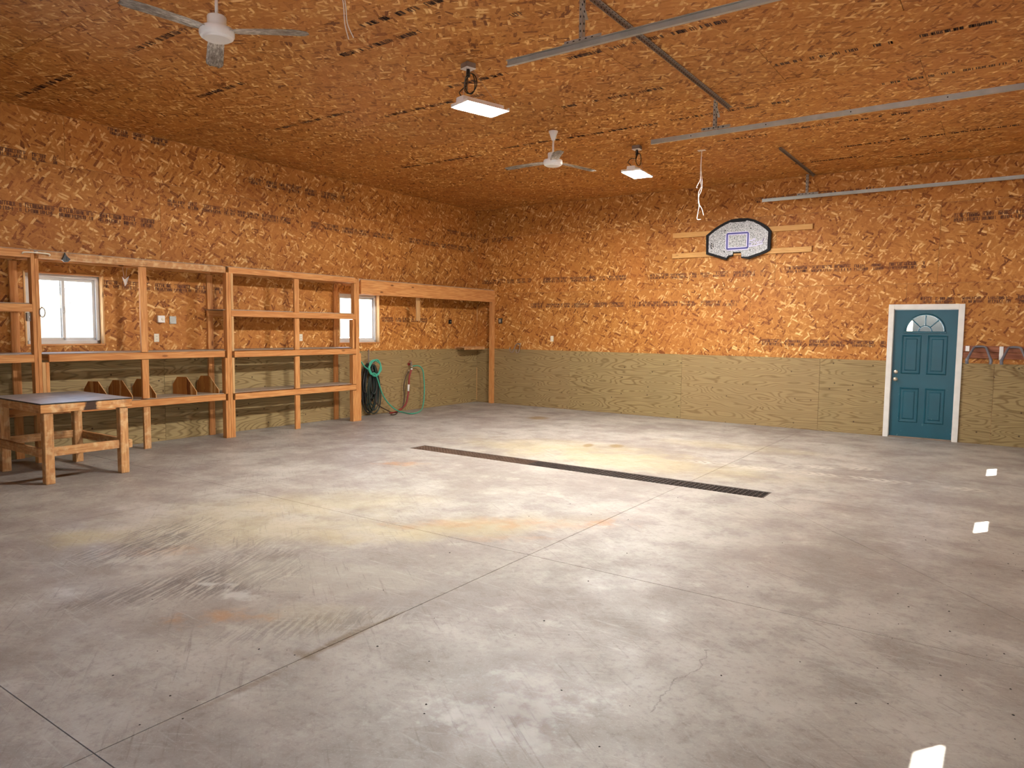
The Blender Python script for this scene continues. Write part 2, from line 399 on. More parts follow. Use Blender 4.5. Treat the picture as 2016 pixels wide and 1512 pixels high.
    # damp brown stain along the joint, oil spots
    for px, rx, ry, a, k in [((660, 1265), .38, .05, PI/2+.05, .8), ((600, 1290), .12, .05, 0, .5), ((480, 1355), .3, .035, PI/2, .45), ((760, 1220), .2, .02, PI/2, .8)]:
        col = b.mix(b.m('MULTIPLY', ell(px, rx, ry, a, .7, .25, 6), k), col, lin(122, 96, 62))
    for px, rx, ry in [((1060, 823), .26, .26), ((1213, 878), .13, .2), ((1158, 877), .1, .2)]:
        col = b.mix(b.m('MULTIPLY', ell(px, rx, ry, .3, .5, .12, 3), .85), col, lin(150, 122, 76))
    # tyre tracks with chevron print
    for p0, p1, w in [((1330, 905), (1990, 972), .11), ((1490, 915), (1760, 925), .12)]:
        A, B = fl(*p0), fl(*p1); an = math.atan2(B[1]-A[1], B[0]-A[0]); L = math.hypot(B[0]-A[0], B[1]-A[1]); c = (A+B)/2
        q = b.n('ShaderNodeVectorRotate', {'Vector': b.vm('SUBTRACT', pos, (c[0], c[1], 0)), 'Angle': -an}, rotation_type='Z_AXIS').outputs[0]
        sq = b.n('ShaderNodeSeparateXYZ', {0: q}); ay = b.m('ABSOLUTE', sq.outputs[1])
        st = b.m('FRACT', b.m('MULTIPLY', b.m('ADD', sq.outputs[0], b.m('MULTIPLY', ay, .9)), 9.))
        mk = b.m('MULTIPLY', b.m('MULTIPLY', b.smooth(b.m('ABSOLUTE', b.m('SUBTRACT', st, .5)), .12, .2), b.smooth(ay, w, w*.8)), b.smooth(b.m('ABSOLUTE', sq.outputs[0]), L/2, L/2-.4))
        mk = b.m('MULTIPLY', mk, b.smooth(shn(3), .35, .6))
        col = b.mix(b.m('MULTIPLY', mk, .8), col, lin(224, 216, 200))
    # hairline cracks
    for pts in [[(590, 1165), (505, 1165), (520, 1148), (595, 1120), (590, 1097), (690, 1080), (770, 1092)], [(1280, 1400), (1330, 1340), (1370, 1320), (1395, 1280)], [(2016, 1005), (1960, 990)]]:
        for p0, p1 in zip(pts, pts[1:]):
            A, B = fl(*p0), fl(*p1); an = math.atan2(B[1]-A[1], B[0]-A[0]); L = math.hypot(B[0]-A[0], B[1]-A[1]); c = (A+B)/2
            q = b.n('ShaderNodeVectorRotate', {'Vector': b.vm('SUBTRACT', pos, (c[0], c[1], 0)), 'Angle': -an}, rotation_type='Z_AXIS').outputs[0]
            sq = b.n('ShaderNodeSeparateXYZ', {0: q})
            dy = b.m('ABSOLUTE', b.m('ADD', sq.outputs[1], b.m('MULTIPLY', b.m('SUBTRACT', shn(9), .5), .10)))
            mk = b.m('MULTIPLY', b.smooth(dy, .0045, .001), b.m('LESS_THAN', b.m('ABSOLUTE', sq.outputs[0]), L/2+.01))
            col = b.mix(b.m('MULTIPLY', mk, .45), col, lin(100, 92, 84))
    # brushed streaks and fine speckle
    for an, sc, kk, cc in [(.62, (2.2, 42, 1), .40, lin(124, 112, 102)), (-.5, (2.6, 46, 1), .26, lin(220, 212, 200)), (.05, (2., 36, 1), .34, lin(210, 204, 194))]:
        stq = b.noise(b.vm('MULTIPLY', b.n('ShaderNodeVectorRotate', {'Vector': pos, 'Angle': an}, rotation_type='Z_AXIS').outputs[0], sc), 1, 5, .7)
        col = b.mix(b.m('MULTIPLY', b.smooth(stq, .54, .70), b.smooth(shn(1.3), .38, .62, .1, kk*1.6)), col, cc)
    col = b.mix(b.smooth(b.noise(pos, 95, 2, .6), .56, .74, 0., .35), col, lin(220, 214, 206))
    col = b.mix(b.smooth(shn(9), .58, .74, 0., .3), col, lin(128, 116, 106))
    col = b.mix(1., col, (.655, .672, .685, 1), 'MULTIPLY')
    rough = b.smooth(n2, .3, .7, .42, .62)
    return b.pbsdf(col, rough, bump=b.m('ADD', n3, b.m('MULTIPLY', n2, 2.)), bstr=.12, bdist=.004, spec=.45)
M['concrete'] = mk_concrete()

# ------------------------------------------------------------------ room shell
class Frame:
    def __init__(s, O, X, Y):
        s.O, s.X, s.Y = Vector(O), Vector(X), Vector(Y); s.Z = s.X.cross(s.Y)
    def mat(s, u, v, w=0):
        p = s.O+s.X*u+s.Y*v+s.Z*w; q = Matrix.Identity(4)
        for i in range(3): q[i][0], q[i][1], q[i][2], q[i][3] = s.X[i], s.Y[i], s.Z[i], p[i]
        return q
FL_ = Frame((0, 0, 0), (0, 1, 0), (0, 0, 1))            # left wall: u = y
FB_ = Frame((0, 0, 0), (1, 0, 0), (0, 0, 1))            # back wall: u = x
FR_ = Frame((XR, 0, 0), (0, -1, 0), (0, 0, 1))          # right wall: u = -y
FN_ = Frame((0, YB, 0), (-1, 0, 0), (0, 0, 1))          # rear wall: u = -x
FC_ = Frame((0, 0, HC), (1, 0, 0), (0, -1, 0))          # ceiling: u = x, v = -y
TP = .011
def put(name, me, fr, u, v, w, parent):
    o = bpy.data.objects.new(name, me); COL.objects.link(o)
    if parent is not None: o.parent = parent
    o.matrix_basis = fr.mat(u, v, w); return o
def wall(name, fr, u0, u1, v1, holes, v0=-.3):
    me = grid_panel([0, u1-u0], [0, v1-v0], [(h[0]-u0, h[1]-u0, h[2]-v0, h[3]-v0) for h in holes], .14, M['sheath'], name)
    # the backing mesh is built in world space so that its panels can be parented without offsets
    me.transform(fr.mat(u0, v0, -TP)); o = link(name, me); o['kind'] = 'structure'; return o
_pc = {}
def panels(parent, fr, u0, u1, v0, v1, off, L, mat, name, holes=()):
    g = .002; k = math.floor((u0-off)/L); cuts = [u0]
    while off+k*L < u1:
        c = off+k*L
        if u0+.05 < c < u1-.05: cuts.append(c)
        k += 1
    cuts.append(u1)
    for a, b_ in zip(cuts, cuts[1:]):
        hs = [(max(h[0], a)-a, min(h[1], b_)-a, max(h[2], v0)-v0, min(h[3], v1)-v0) for h in holes if h[0] < b_ and h[1] > a and h[2] < v1 and h[3] > v0]
        hs = [(h[0] if h[0] > 0 else -1, h[1] if h[1] < b_-a else b_-a+1, h[2] if h[2] > 0 else -1, h[3] if h[3] < v1-v0 else v1-v0+1) for h in hs]
        key = (round(b_-a, 3), round(v1-v0, 3), mat.name) if not hs else None
        if key and key in _pc: me = _pc[key]
        else:
            me = grid_panel([g, b_-a-g], [g, v1-v0-g], hs, TP-.001, mat, name)
            if key: _pc[key] = me
        put(name, me, fr, a, v0, random.uniform(-.0008, .0008), parent)
P4, P8 = 1.219, 2.438
W1 = (-9.06, -8.12, 1.385, 2.31); W2 = (-4.06, -3.05, 1.36, 2.285)
DOOR = (8.375, 9.275, -.01, 2.05)
# floor: slabs cut by control joints, with the trench drain let in
floor = link('floor', mesh('floor', [(0, 0, -.22), (XR, 0, -.22), (XR, YB, -.22), (0, YB, -.22), (0, 0, -.5), (XR, 0, -.5), (XR, YB, -.5), (0, YB, -.5)], [(3, 2, 1, 0), (4, 5, 6, 7), (0, 1, 5, 4), (1, 2, 6, 5), (2, 3, 7, 6), (3, 0, 4, 7)], M['pit'])); floor['kind'] = 'structure'
DX0, DX1, DY0, DY1 = 3.18, 7.99, -5.30, -5.62
J = .0026; jx = [0, 3.53, 7.112, XR]; jy = [0, -2.33, -5.46, -8.535, -11.585, YB]
def slab(pts):
    c = (sum(p[0] for p in pts)/len(pts), sum(p[1] for p in pts)/len(pts))
    me = prism([(p[0]-c[0], p[1]-c[1]) for p in pts], -.22, 0, M['concrete'], 'slab'); bm = bmesh.new(); bm.from_mesh(me); me = bm_done(bm, M['concrete'], 'slab')
    link('slab', me, floor, (c[0], c[1], 0))
for i in range(3):
    for j in range(5):
        xa, xb = jx[i]+(J if i else 0), jx[i+1]-(J if i < 2 else 0); ya, yb = jy[j]-(J if j else 0), jy[j+1]+(J if j < 4 else 0)
        if j == 1:   # notch on the near side
            if i == 0: slab([(xa, ya), (xb, ya), (xb, DY0), (DX0, DY0), (DX0, yb), (xa, yb)])
            elif i == 1: slab([(xa, ya), (xb, ya), (xb, DY0), (xa, DY0)])
            else: slab([(xa, ya), (xb, ya), (xb, yb), (DX1, yb), (DX1, DY0), (xa, DY0)])
        elif j == 2:
            if i == 0: slab([(xa, ya), (DX0, ya), (DX0, DY1), (xb, DY1), (xb, yb), (xa, yb)])
            elif i == 1: slab([(xa, DY1), (xb, DY1), (xb, yb), (xa, yb)])
            else:  # diagonal crease from the drain corner towards the right wall
                slab([(xa, DY1), (DX1-.003, DY1), (xb, -8.455), (xb, yb), (xa, yb)])
                slab([(DX1+.003, DY1), (DX1, DY1), (DX1, ya), (xb, ya), (xb, -8.448)])
        else: slab([(xa, ya), (xb, ya), (xb, yb), (xa, yb)])
# walls
RH = [(.55, 4.66, 0, 3.3), (8.05, 11.95, 0, 3.3)]         # overhead door openings in the right wall (u = -y)
NH = [(-9.4, -6.8, 0, 2.4)]                              # unseen opening added behind the camera to let daylight in (u = -x)
wall_left = wall('wall_left', FL_, YB, 0, HC+.1, [W1, W2])
wall_back = wall('wall_back', FB_, -.2, XR+.2, HC+.1, [DOOR])
wall_right = wall('wall_right', FR_, 0, -YB, HC+.1, RH)
wall_rear = wall('wall_rear', FN_, -XR-.2, .2, HC+.1, NH)
cme = grid_panel([0, XR], [0, -YB], [], .12, M['sheath'], 'ceiling'); cme.transform(FC_.mat(0, 0, -TP))
ceiling = link('ceiling', cme); ceiling['kind'] = 'structure'
OS = M['osb']; PL = M['ply']
for par, fr, u0, u1, hs, o1, o2, op in [(wall_left, FL_, YB, 0, [W1, W2], 1.219, 0, 0), (wall_back, FB_, 0, XR, [DOOR], 1.23, 1.64, 0),
                                        (wall_right, FR_, 0, -YB, RH, 0, 1.2, 0), (wall_rear, FN_, -XR, 0, NH, 0, 1.2, 0)]:
    panels(par, fr, u0, u1, 0, P4, op, P8, PL, 'plywood_panel', hs)
    panels(par, fr, u0, u1, P4, 2*P4, o1, P8, OS, 'osb_panel', hs)
    panels(par, fr, u0, u1, 2*P4, 3*P4, o2, P8, OS, 'osb_panel', hs)
    panels(par, fr, u0, u1, 3*P4, HC, o1, P8, OS, 'osb_panel', hs)
k = 0; v = 0
while v < -YB-.01:
    panels(ceiling, FC_, 0, XR, v, min(v+P4, -YB), (k % 2)*P4+.55, P8, OS, 'osb_panel'); v += P4; k += 1

# ink stamps on the sheets: two rows of illegible strokes between rules
def stamp(parent, fr, u0, u1, v, h, mat, rows=2, dens=1.):
    V, Fc = [], []
    def q(a, b_, c, d):
        n = len(V); V.extend([(a, c, 0), (b_, c, 0), (b_, d, 0), (a, d, 0)]); Fc.append((n, n+1, n+2, n+3))
    u = 0; L = u1-u0
    while u < L-.02:
        wl = min(random.uniform(.12, .42), L-u); gap = random.uniform(.03, .10)
        if rows == 2 and random.random() < .6: q(u, u+wl, h-.007, h)
        if rows == 2 and random.random() < .45: q(u, u+wl, 0, .004)
        for rI in range(rows):
            y0 = (h*.10 if rI == 0 else h*.54) if rows == 2 else 0; y1 = (h*.46 if rI == 0 else h*.92) if rows == 2 else h
            x = u
            while x < u+wl-.01:
                cw = random.uniform(.018, .034)
                t = random.random()
                if t < .88*dens:
                    q(x, x+.009, y0, y1)
                    if t < .5: q(x+cw-.011, x+cw-.003, y0, y1)
                    if t > .3: ym = random.choice([y0, (y0+y1)/2, y1-.006]); q(x, x+cw-.004, ym, ym+.008)
                    if t < .16: q(x, x+cw-.004, y0, y0+(y1-y0)*random.uniform(.4, 1))
                x += cw
        u += wl+gap
    put('ink_stamp', mesh('ink_stamp', V, Fc, mat), fr, u0, v-h/2, .0016, parent)
for a, b_, h in [((0, 405), (305, 440), .13), ((0, 298), (112, 316), .1), ((330, 400), (572, 435), .11), ((490, 358), (680, 390), .12), ((612, 443), (782, 468), .11), ((805, 476), (932, 490), .1), ((200, 560), (436, 572), .11), ((212, 255), (330, 285), .1), ((752, 628), (842, 632), .09), ((880, 455), (936, 466), .09)]:
    A, B = lw(*a), lw(*b_); stamp(wall_left, FL_, A[1], min(B[1], -.03), (A[2]+B[2])/2, h, M['ink_wall'])
for a, b_, h in [((950, 556), (1045, 552), .1), ((1070, 552), (1243, 546), .11), ((1280, 546), (1502, 536), .11), ((1550, 532), (1822, 521), .115), ((1045, 602), (1228, 600), .1), ((1240, 600), (1452, 595), .115), ((1500, 675), (1743, 677), .115), ((1812, 592), (2040, 588), .11), ((1878, 428), (2040, 420), .14), ((1486, 392), (1728, 376), .1), ((1010, 470), (948, 475), .09)]:
    A, B = bw(*a), bw(*b_); stamp(wall_back, FB_, min(A[0], B[0]), max(A[0], B[0]), (A[2]+B[2])/2, h, M['ink_wall'])
for a, b_ in [((1120, 116), (1435, 38)), ((1525, 126), (1775, 82)), ((1810, 70), (1965, 42)), ((1735, 162), (2040, 118)), ((1105, 210), (1305, 174)), ((1120, 273), (1300, 240)), ((1320, 236), (1585, 194)), ((1410, 277), (1510, 266)), ((1560, 252), (1860, 213)),
              ((1655, 288), (2040, 243)), ((1760, 308), (1880, 298)), ((880, 172), (1000, 143)), ((985, 292), (1100, 275)), ((240, 98), (400, 52)), ((670, 108), (830, 62)), ((380, 188), (490, 166)), ((540, 255), (690, 220)), ((30, 190), (150, 145)), ((700, 45), (960, -20)), ((750, 225), (960, 190)), ((790, 330), (950, 305)), ((560, 330), (700, 305)), ((1560, 322), (1700, 308)), ((1040, 35), (990, 20))]:
    A, B = ce(*a), ce(*b_); u0, u1 = sorted((A[0], B[0])); vv = -(A[1]+B[1])/2
    if .05 < vv < -YB-.1 and u0 > 0: stamp(ceiling, FC_, u0, min(u1, XR-.1), vv, .07, M['ink'], 1, .9)

# windows of the left wall: jamb boards, vinyl slider with two sashes
def window(name, W):
    y0, y1, z0, z1 = W; o = empty(name, (-.07, (y0+y1)/2, z0), kind='structure')
    t = .02
    board('jamb_board', (-.15, y0-.001, z0), (.012, y0+t, z1), M['lumber_pale'], o); board('jamb_board', (-.15, y1-t, z0), (.012, y1+.001, z1), M['lumber_pale'], o)
    board('jamb_board', (-.15, y0, z1-t), (.012, y1, z1+.001), M['lumber'], o); board('window_stool', (-.15, y0, z0-.001), (.014, y1, z0+t), M['lumber'], o)
    a, b_, c, d = y0+t, y1-t, z0+t, z1-t; f = .045
    for lo, hi in [((-.13, a, c), (-.07, a+f, d)), ((-.13, b_-f, c), (-.07, b_, d)), ((-.13, a, c), (-.07, b_, c+f)), ((-.13, a, d-f), (-.07, b_, d))]: board('window_frame', lo, hi, M['vinyl'], o)
    mid = (a+b_)/2
    for (s0, s1, x) in [(a+f, mid+.025, -.085), (mid-.025, b_-f, -.11)]:
        g = .035
        sash = empty('sash', (x, (s0+s1)/2, c+f)); sash.parent = o; sash.location = sash.location-o.location
        for lo, hi in [((x-.012, s0, c+f), (x+.012, s0+g, d-f)), ((x-.012, s1-g, c+f), (x+.012, s1, d-f)), ((x-.012, s0, c+f), (x+.012, s1, c+f+g)), ((x-.012, s0, d-f-g), (x+.012, s1, d-f))]: board('sash_rail', lo, hi, M['vinyl'], sash, .002)
        board('pane', (x-.002, s0+g-.004, c+f+g-.004), (x+.002, s1-g+.004, d-f-g+.004), M['glass'], sash, 0)
    board('latch', (-.073, mid+.0, (c+d)/2-.04), (-.055, mid+.02, (c+d)/2+.04), M['galv_dull'], o)
    return o
window('window_1', W1); window('window_2', W2)

# entry door of the back wall
D0, D1, DH = DOOR[0], DOOR[1], DOOR[3]
door = empty('door_1', ((D0+D1)/2, 0, 0), kind='structure')
tw = .065
for lo, hi in [((D0-tw, -.03, 0), (D0+.012, .0005, DH+tw)), ((D1-.012, -.03, 0), (D1+tw, .0005, DH+tw)), ((D0+.012, -.03, DH-.012), (D1-.012, .0005, DH+tw))]: board('casing', lo, hi, M['white_dirty'], door)
for lo, hi in [((D0, .0, 0), (D0+.018, .15, DH)), ((D1-.018, .0, 0), (D1, .15, DH)), ((D0, .0, DH-.018), (D1, .15, DH))]: board('jamb', lo, hi, M['white_dirty'], door)
board('threshold', (D0+.018, -.02, .0), (D1-.018, .12, .022), M['steel_brown'], door)
S0, S1, SB, ST = D0+.02, D1-.02, .0225, DH-.02; SY = .018
leaf = empty('leaf', ((S0+S1)/2, SY, SB)); leaf.parent = door; leaf.location = leaf.location-door.location
# leaf slab with a half-round light: strips around the opening
cx, zb, R = (S0+S1)/2, 1.69, .262
def leaf_mesh():
    y0, y1 = SY, SY+.045; V, Fc = [], []
    arc = [(cx+R*math.cos(a), zb+R*math.sin(a)) for a in [PI*k/24 for k in range(25)]]
    bm = bmesh.new()
    outer = [(S0, SB), (S1, SB), (S1, ST), (S0, ST)]
    # faces in bands: below the light, left, right, and a fan above
    def face(pts, y): return bm.faces.new([bm.verts.new((p[0], y, p[1])) for p in pts])
    for y in (y0, y1):
        face([(S0, SB), (S1, SB), (S1, zb), (cx+R, zb), (cx-R, zb), (S0, zb)], y)
        top = [(S1, zb)]+[(S1, zb+(ST-zb)*k/6) for k in range(1, 7)]+[(S1+(S0-S1)*k/12, ST) for k in range(1, 12)]+[(S0, ST-(ST-zb)*k/6) for k in range(0, 7)]
        for i in range(24): face([arc[i], top[i], top[i+1], arc[i+1]], y)
    lp = arc
    for i in range(24): bm.faces.new([bm.verts.new((lp[i][0], y0, lp[i][1])), bm.verts.new((lp[i+1][0], y0, lp[i+1][1])), bm.verts.new((lp[i+1][0], y1, lp[i+1][1])), bm.verts.new((lp[i][0], y1, lp[i][1]))])
    for p, q in zip(outer, outer[1:]+outer[:1]): bm.faces.new([bm.verts.new((p[0], y0, p[1])), bm.verts.new((q[0], y0, q[1])), bm.verts.new((q[0], y1, q[1])), bm.verts.new((p[0], y1, p[1]))])
    bm.faces.new([bm.verts.new(c) for c in [(cx-R, y0, zb), (cx+R, y0, zb), (cx+R, y1, zb), (cx-R, y1, zb)]])
    bmesh.ops.remove_doubles(bm, verts=bm.verts, dist=1e-5)
    return bm_done(bm, M['teal'], 'leaf_slab')
link('leaf_slab', leaf_mesh(), leaf, (0, 0, 0))
def ringpath(r): return [Vector((cx+r*math.cos(PI*k/24), SY-.004, zb+r*math.sin(PI*k/24))) for k in range(25)]
link('light_surround', tube_mesh(ringpath(R+.005), .014, M['teal'], 8), leaf)
board('light_sill', (cx-R-.03, SY-.016, zb-.026), (cx+R+.03, SY+.002, zb+.004), M['teal'], leaf)
for a in (PI*.25, PI*.5, PI*.75):
    link('muntin', tube_mesh([(cx+.09*math.cos(a), SY+.01, zb+.09*math.sin(a)), (cx+R*math.cos(a), SY+.01, zb+R*math.sin(a))], .009, M['teal'], 6), leaf)
link('muntin', tube_mesh([Vector((cx+.09*math.cos(PI*k/12), SY+.01, zb+.09*math.sin(PI*k/12))) for k in range(13)], .009, M['teal'], 6), leaf)
gl = prism([(cx+(R-.001)*math.cos(PI*k/24), zb+(R-.001)*math.sin(PI*k/24)) for k in range(25)], 0, .005, M['glass'], 'pane'); gl.transform(Matrix.Rotation(PI/2, 4, 'X')); link('pane', gl, leaf, (0, SY+.028, 0))
def raised(lo, hi):   # moulded door panel: raised rim and a bevelled field
    (x0, z0), (x1, z1) = lo, hi; bm = bmesh.new(); prof = [(0, 0), (.012, -.010), (.026, -.004), (.05, -.003), (.066, -.011)]
    rings = [[bm.verts.new((a, SY+d, c)) for a, c in ((x0+i, z0+i), (x1-i, z0+i), (x1-i, z1-i), (x0+i, z1-i))] for i, d in prof]
    for p, q in zip(rings, rings[1:]):
        for k in range(4): bm.faces.new([p[k], p[(k+1) % 4], q[(k+1) % 4], q[k]])
    bm.faces.new(rings[-1]); return bm_done(bm, M['teal'], 'door_panel')
for lo, hi in [((8.515, 1.02), (8.785, 1.63)), ((8.87, 1.02), (9.14, 1.63)), ((8.515, .25), (8.785, .80)), ((8.87, .25), (9.14, .80))]: link('door_panel', raised(lo, hi), leaf, (0, 0, 0))
kn = lathe([(.032, 0), (.032, .008), (.012, .012), (.012, .03), (.026, .036), (.032, .05), (.026, .064), (.008, .07)], M['nickel'], 20)
link('door_knob', kn, leaf, (8.452, SY, .93), (PI/2, 0, 0))
link('deadbolt', lathe([(.03, 0), (.03, .012), (.022, .018), (.004, .019)], M['nickel'], 20), leaf, (8.452, SY, 1.045), (PI/2, 0, 0))

# ------------------------------------------------------------------ built-in shelving along the left wall
LU = M['lumber']; XF = .50
def tp(o): return o
shelf = empty('storage_shelf', (.25, -6.8, 0), 'long built-in lumber shelving with bays and counter along the window wall', 'shelf')
def post(y0, y1, z0, z1, x0=XF-.089, x1=XF, mat=LU): return board('post', (x0, y0, z0), (x1, y1, z1), mat, shelf)
# upright groups (edge-on 2x4s)
post(-9.163, -9.125, 0, 2.515); post(-9.123, -9.085, 0, 2.425); post(-9.083, -9.045, 0, 1.2, mat=M['lumber_pale']); post(-9.043, -9.005, 0, 1.2)
post(-9.083, -9.045, 1.3, 2.42, XF-.15, XF-.09)
board('post', (XF-.038, -7.89, 1.30), (XF, -7.80, 2.42), LU, shelf); board('post', (XF-.038, -7.89, .68), (XF, -7.80, 1.2), LU, shelf); board('post', (XF-.038, -7.885, 0), (XF, -7.795, .565), M['lumber_old'], shelf)
for k, (za, zb_) in enumerate([(0, .56), (0, 2.44), (0, 2.44), (0, .56)]): post(-6.667+.039*k, -6.630+.039*k, za, zb_)
post(-6.667, -6.630, .66, 1.19); post(-6.55, -6.513, .66, 1.19, mat=M['lumber_pale']); post(-6.55, -6.513, 1.29, 1.80, mat=M['lumber_pale']); post(-6.55, -6.513, 1.90, 2.43, mat=M['lumber_pale'])
for za, zb_ in [(0, .55), (.66, 1.18), (1.29, 1.79), (1.89, 2.42)]: board('post', (XF-.038, -5.415, za), (XF, -5.325, zb_), LU, shelf)
for k in range(5): post(-4.185+.039*k, -4.148+.039*k, 0, [.55, .55, 2.5, 2.52, 1.2][k])
post(-4.185, -4.148, .66, 1.18); post(-4.185, -4.148, 1.29, 1.79); post(-4.146, -4.109, .66, 1.18); post(-4.146, -4.109, 1.89, 2.42)
for y in (-9.22, -6.64, -4.2): board('post', (.001, y, 0), (.039, y+.089, 2.42), LU, shelf)
# rims: front rails per level
def rail(y0, y1, z0, z1, x0=XF-.037, x1=XF+.001, mat=LU): return board('rail', (x0, y0, z0), (x1, y1, z1), mat, shelf)
YE = -10.9
rail(YE, -9.165, 2.43, 2.52); rail(-9.08, -6.632, 2.43, 2.518, mat=M['lumber_old']); rail(-6.585, -4.11, 2.43, 2.52)
rail(YE, -9.165, 1.80, 1.89); rail(-6.552, -4.11, 1.80, 1.89)
rail(YE, -9.165, 1.205, 1.295); rail(-9.005, -6.668, 1.205, 1.293); rail(-6.512, -4.11, 1.195, 1.285)
rail(YE, -9.165, .575, .665); rail(-9.005, -6.668, .57, .66); rail(-6.512, -4.11, .56, .65)
for z, segs in [(2.43, [(YE, -4.11)]), (1.80, [(YE, -9.1), (-6.67, -4.11)]), (1.205, [(YE, -4.11)]), (.57, [(YE, -4.11)])]:
    for a, b_ in segs: board('ledger', (.041, a, z), (.079, b_, z+.088), LU, shelf)
def deck(y0, y1, z, mat=M['ply_shelf']): return board('shelf_deck', (.002, y0, z), (XF-.038, y1, z+.012), mat, shelf)
deck(YE, -9.17, 2.519); deck(-9.16, -6.64, 2.519); deck(-6.58, -4.11, 2.521)
deck(YE, -9.17, 1.891); deck(-6.66, -4.12, 1.891)
for y0, y1, z in [(YE, -9.17, 1.297), (-9.16, -6.67, 1.295), (-6.66, -4.12, 1.295), (YE, -9.17, .665), (-9.16, -6.67, .66), (-6.66, -4.12, .66)]: deck(y0, y1, z)
for y in (-9.145, -7.85, -6.59, -5.37, -4.13): 
    for z in (2.43, 1.205, .57): board('crosspiece', (.08, y-.019, z), (XF-.09, y+.019, z+.085), LU, shelf)
# small loft past the shelving up to the back wall
loft = empty('corner_loft', (.25, -2.0, 0), 'wide lumber beam on a corner post, spanning from the shelving to the back wall', 'loft')
board('beam', (XF-.037, -3.985, 2.245), (XF+.001, -.001, 2.50), M['lumber'], loft)
board('post', (XF-.089, -.093, 0), (XF, -.003, 2.245), LU, loft)
board('deck', (.002, -3.99, 2.502), (XF-.037, -.002, 2.516), M['ply_shelf'], loft)
board('ledger', (.002, -3.99, 2.41), (.04, -.002, 2.50), LU, loft)
board('cleat', (.30, -2.36, 1.80), (.34, -2.27, 2.50), M['lumber_pale'], loft)
# corner shelf
cs = empty('corner_shelf', (.15, -.4, 1.2), 'small dark board shelf in the corner behind the loft post', 'shelf')
board('shelf_board', (.002, -.80, 1.243), (.30, -.095, 1.262), M['lumber_old'], cs); board('apron', (.27, -.80, 1.20), (.295, -.095, 1.243), M['lumber_old'], cs)
board('ledger', (.002, -.80, 1.20), (.03, -.095, 1.243), M['lumber_old'], cs)
tr = board('corner_strip_1', (.0005, -.014, .04), (.014, -.0005, .78), M['lumber_pale']); tr['kind'] = 'structure'  # narrow pale strip low in the wall corner
tr = board('corner_strip_2', (.0005, -.014, 1.82), (.014, -.0005, 2.20), M['lumber_pale']); tr['kind'] = 'structure'  # second pale strip, higher up the same corner

# OSB bin dividers on the lower shelf
def divider(yf, yb, label):
    d = empty('bin_divider', (.24, (yf+yb)/2, .672), label, 'divider', 'board dividers on the lower shelf')
    xa, xb = .03, .43; L = math.hypot(xb-xa, yf-yb); h = .25
    pts = [(-L/2, 0), (L/2, 0), (L/2, .05), (L/2-.17, h), (-L/2+.08, h), (-L/2, h-.11)]
    me = prism(pts, -.0055, .0055, M['osb_dark'], 'divider_panel'); me.materials.append(M['lumber_pale'])
    for p in list(me.polygons)[2:]: p.material_index = 1
    me.transform(Matrix.Rotation(PI/2, 4, 'X'))
    a = math.atan2(yf-yb, xb-xa)
    link('divider_panel', me, d, (0, 0, 0), (0, 0, a), True)
    bl = link('cleat', box_mesh(.3, .03, .03, M['lumber_pale']), d, (.02*math.cos(a)-.0208*-math.sin(a), .0208*math.cos(a)+.02*math.sin(a), .0151), (0, 0, a), True)
for yf, yb, lb in [(-8.30, -8.42, 'trapezoid board divider rising just behind the work table, nearest the window'), (-8.00, -8.11, 'trapezoid board divider left of the middle shelf post, second from the window'), (-7.68, -7.79, 'trapezoid board divider half hidden behind the middle shelf post'),
                   (-7.09, -7.21, 'trapezoid board divider alone in the bay right of the middle shelf post'), (-6.74, -6.84, 'trapezoid board divider touching the thick shelf upright')]: divider(yf, yb, lb)

# ------------------------------------------------------------------ work table
tb = empty('work_table', (1.25, -9.2, 0), 'heavy square lumber work table with grey sheet top and scorched edge', 'table')
TX0, TX1, TY0, TY1, TZ = .60, 1.88, -9.665, -8.74, .838
LO = M['lumber_old']
board('apron', (TX1-.04, TY0, TZ-.092), (TX1, TY1, TZ-.004), M['lumber_burn'], tb, label='front apron board with a black scorch mark'); board('apron', (TX0, TY0, TZ-.092), (TX0+.04, TY1, TZ-.004), LO, tb)
board('apron', (TX0+.04, TY0, TZ-.092), (TX1-.04, TY0+.04, TZ-.004), LO, tb); board('apron', (TX0+.04, TY1-.04, TZ-.092), (TX1-.04, TY1, TZ-.004), LO, tb)
board('table_top', (TX0-.005, TY0-.005, TZ-.004), (TX1+.004, TY1+.005, TZ+.006), M['black'], tb, .002)
board('top_sheet', (TX0, TY0, TZ+.006), (TX1-.002, TY1, TZ+.009), M['sheet'], tb, 0, label='dull grey sheet covering the table top')
for x in (.725, 1.815):
    for y in (-9.585, -8.822): board('leg', (x-.045, y-.045, 0), (x+.045, y+.045, TZ-.092), LO, tb, .006)
board('stretcher', (1.80, -9.54, .285), (1.838, -8.867, .378), LO, tb); board('stretcher', (.70, -9.54, .30), (.738, -8.867, .39), LO, tb)
board('stretcher', (.62, -9.668, .29), (1.80, -9.631, .38), LO, tb); board('stretcher', (.62, -8.776, .28), (1.86, -8.738, .37), LO, tb)

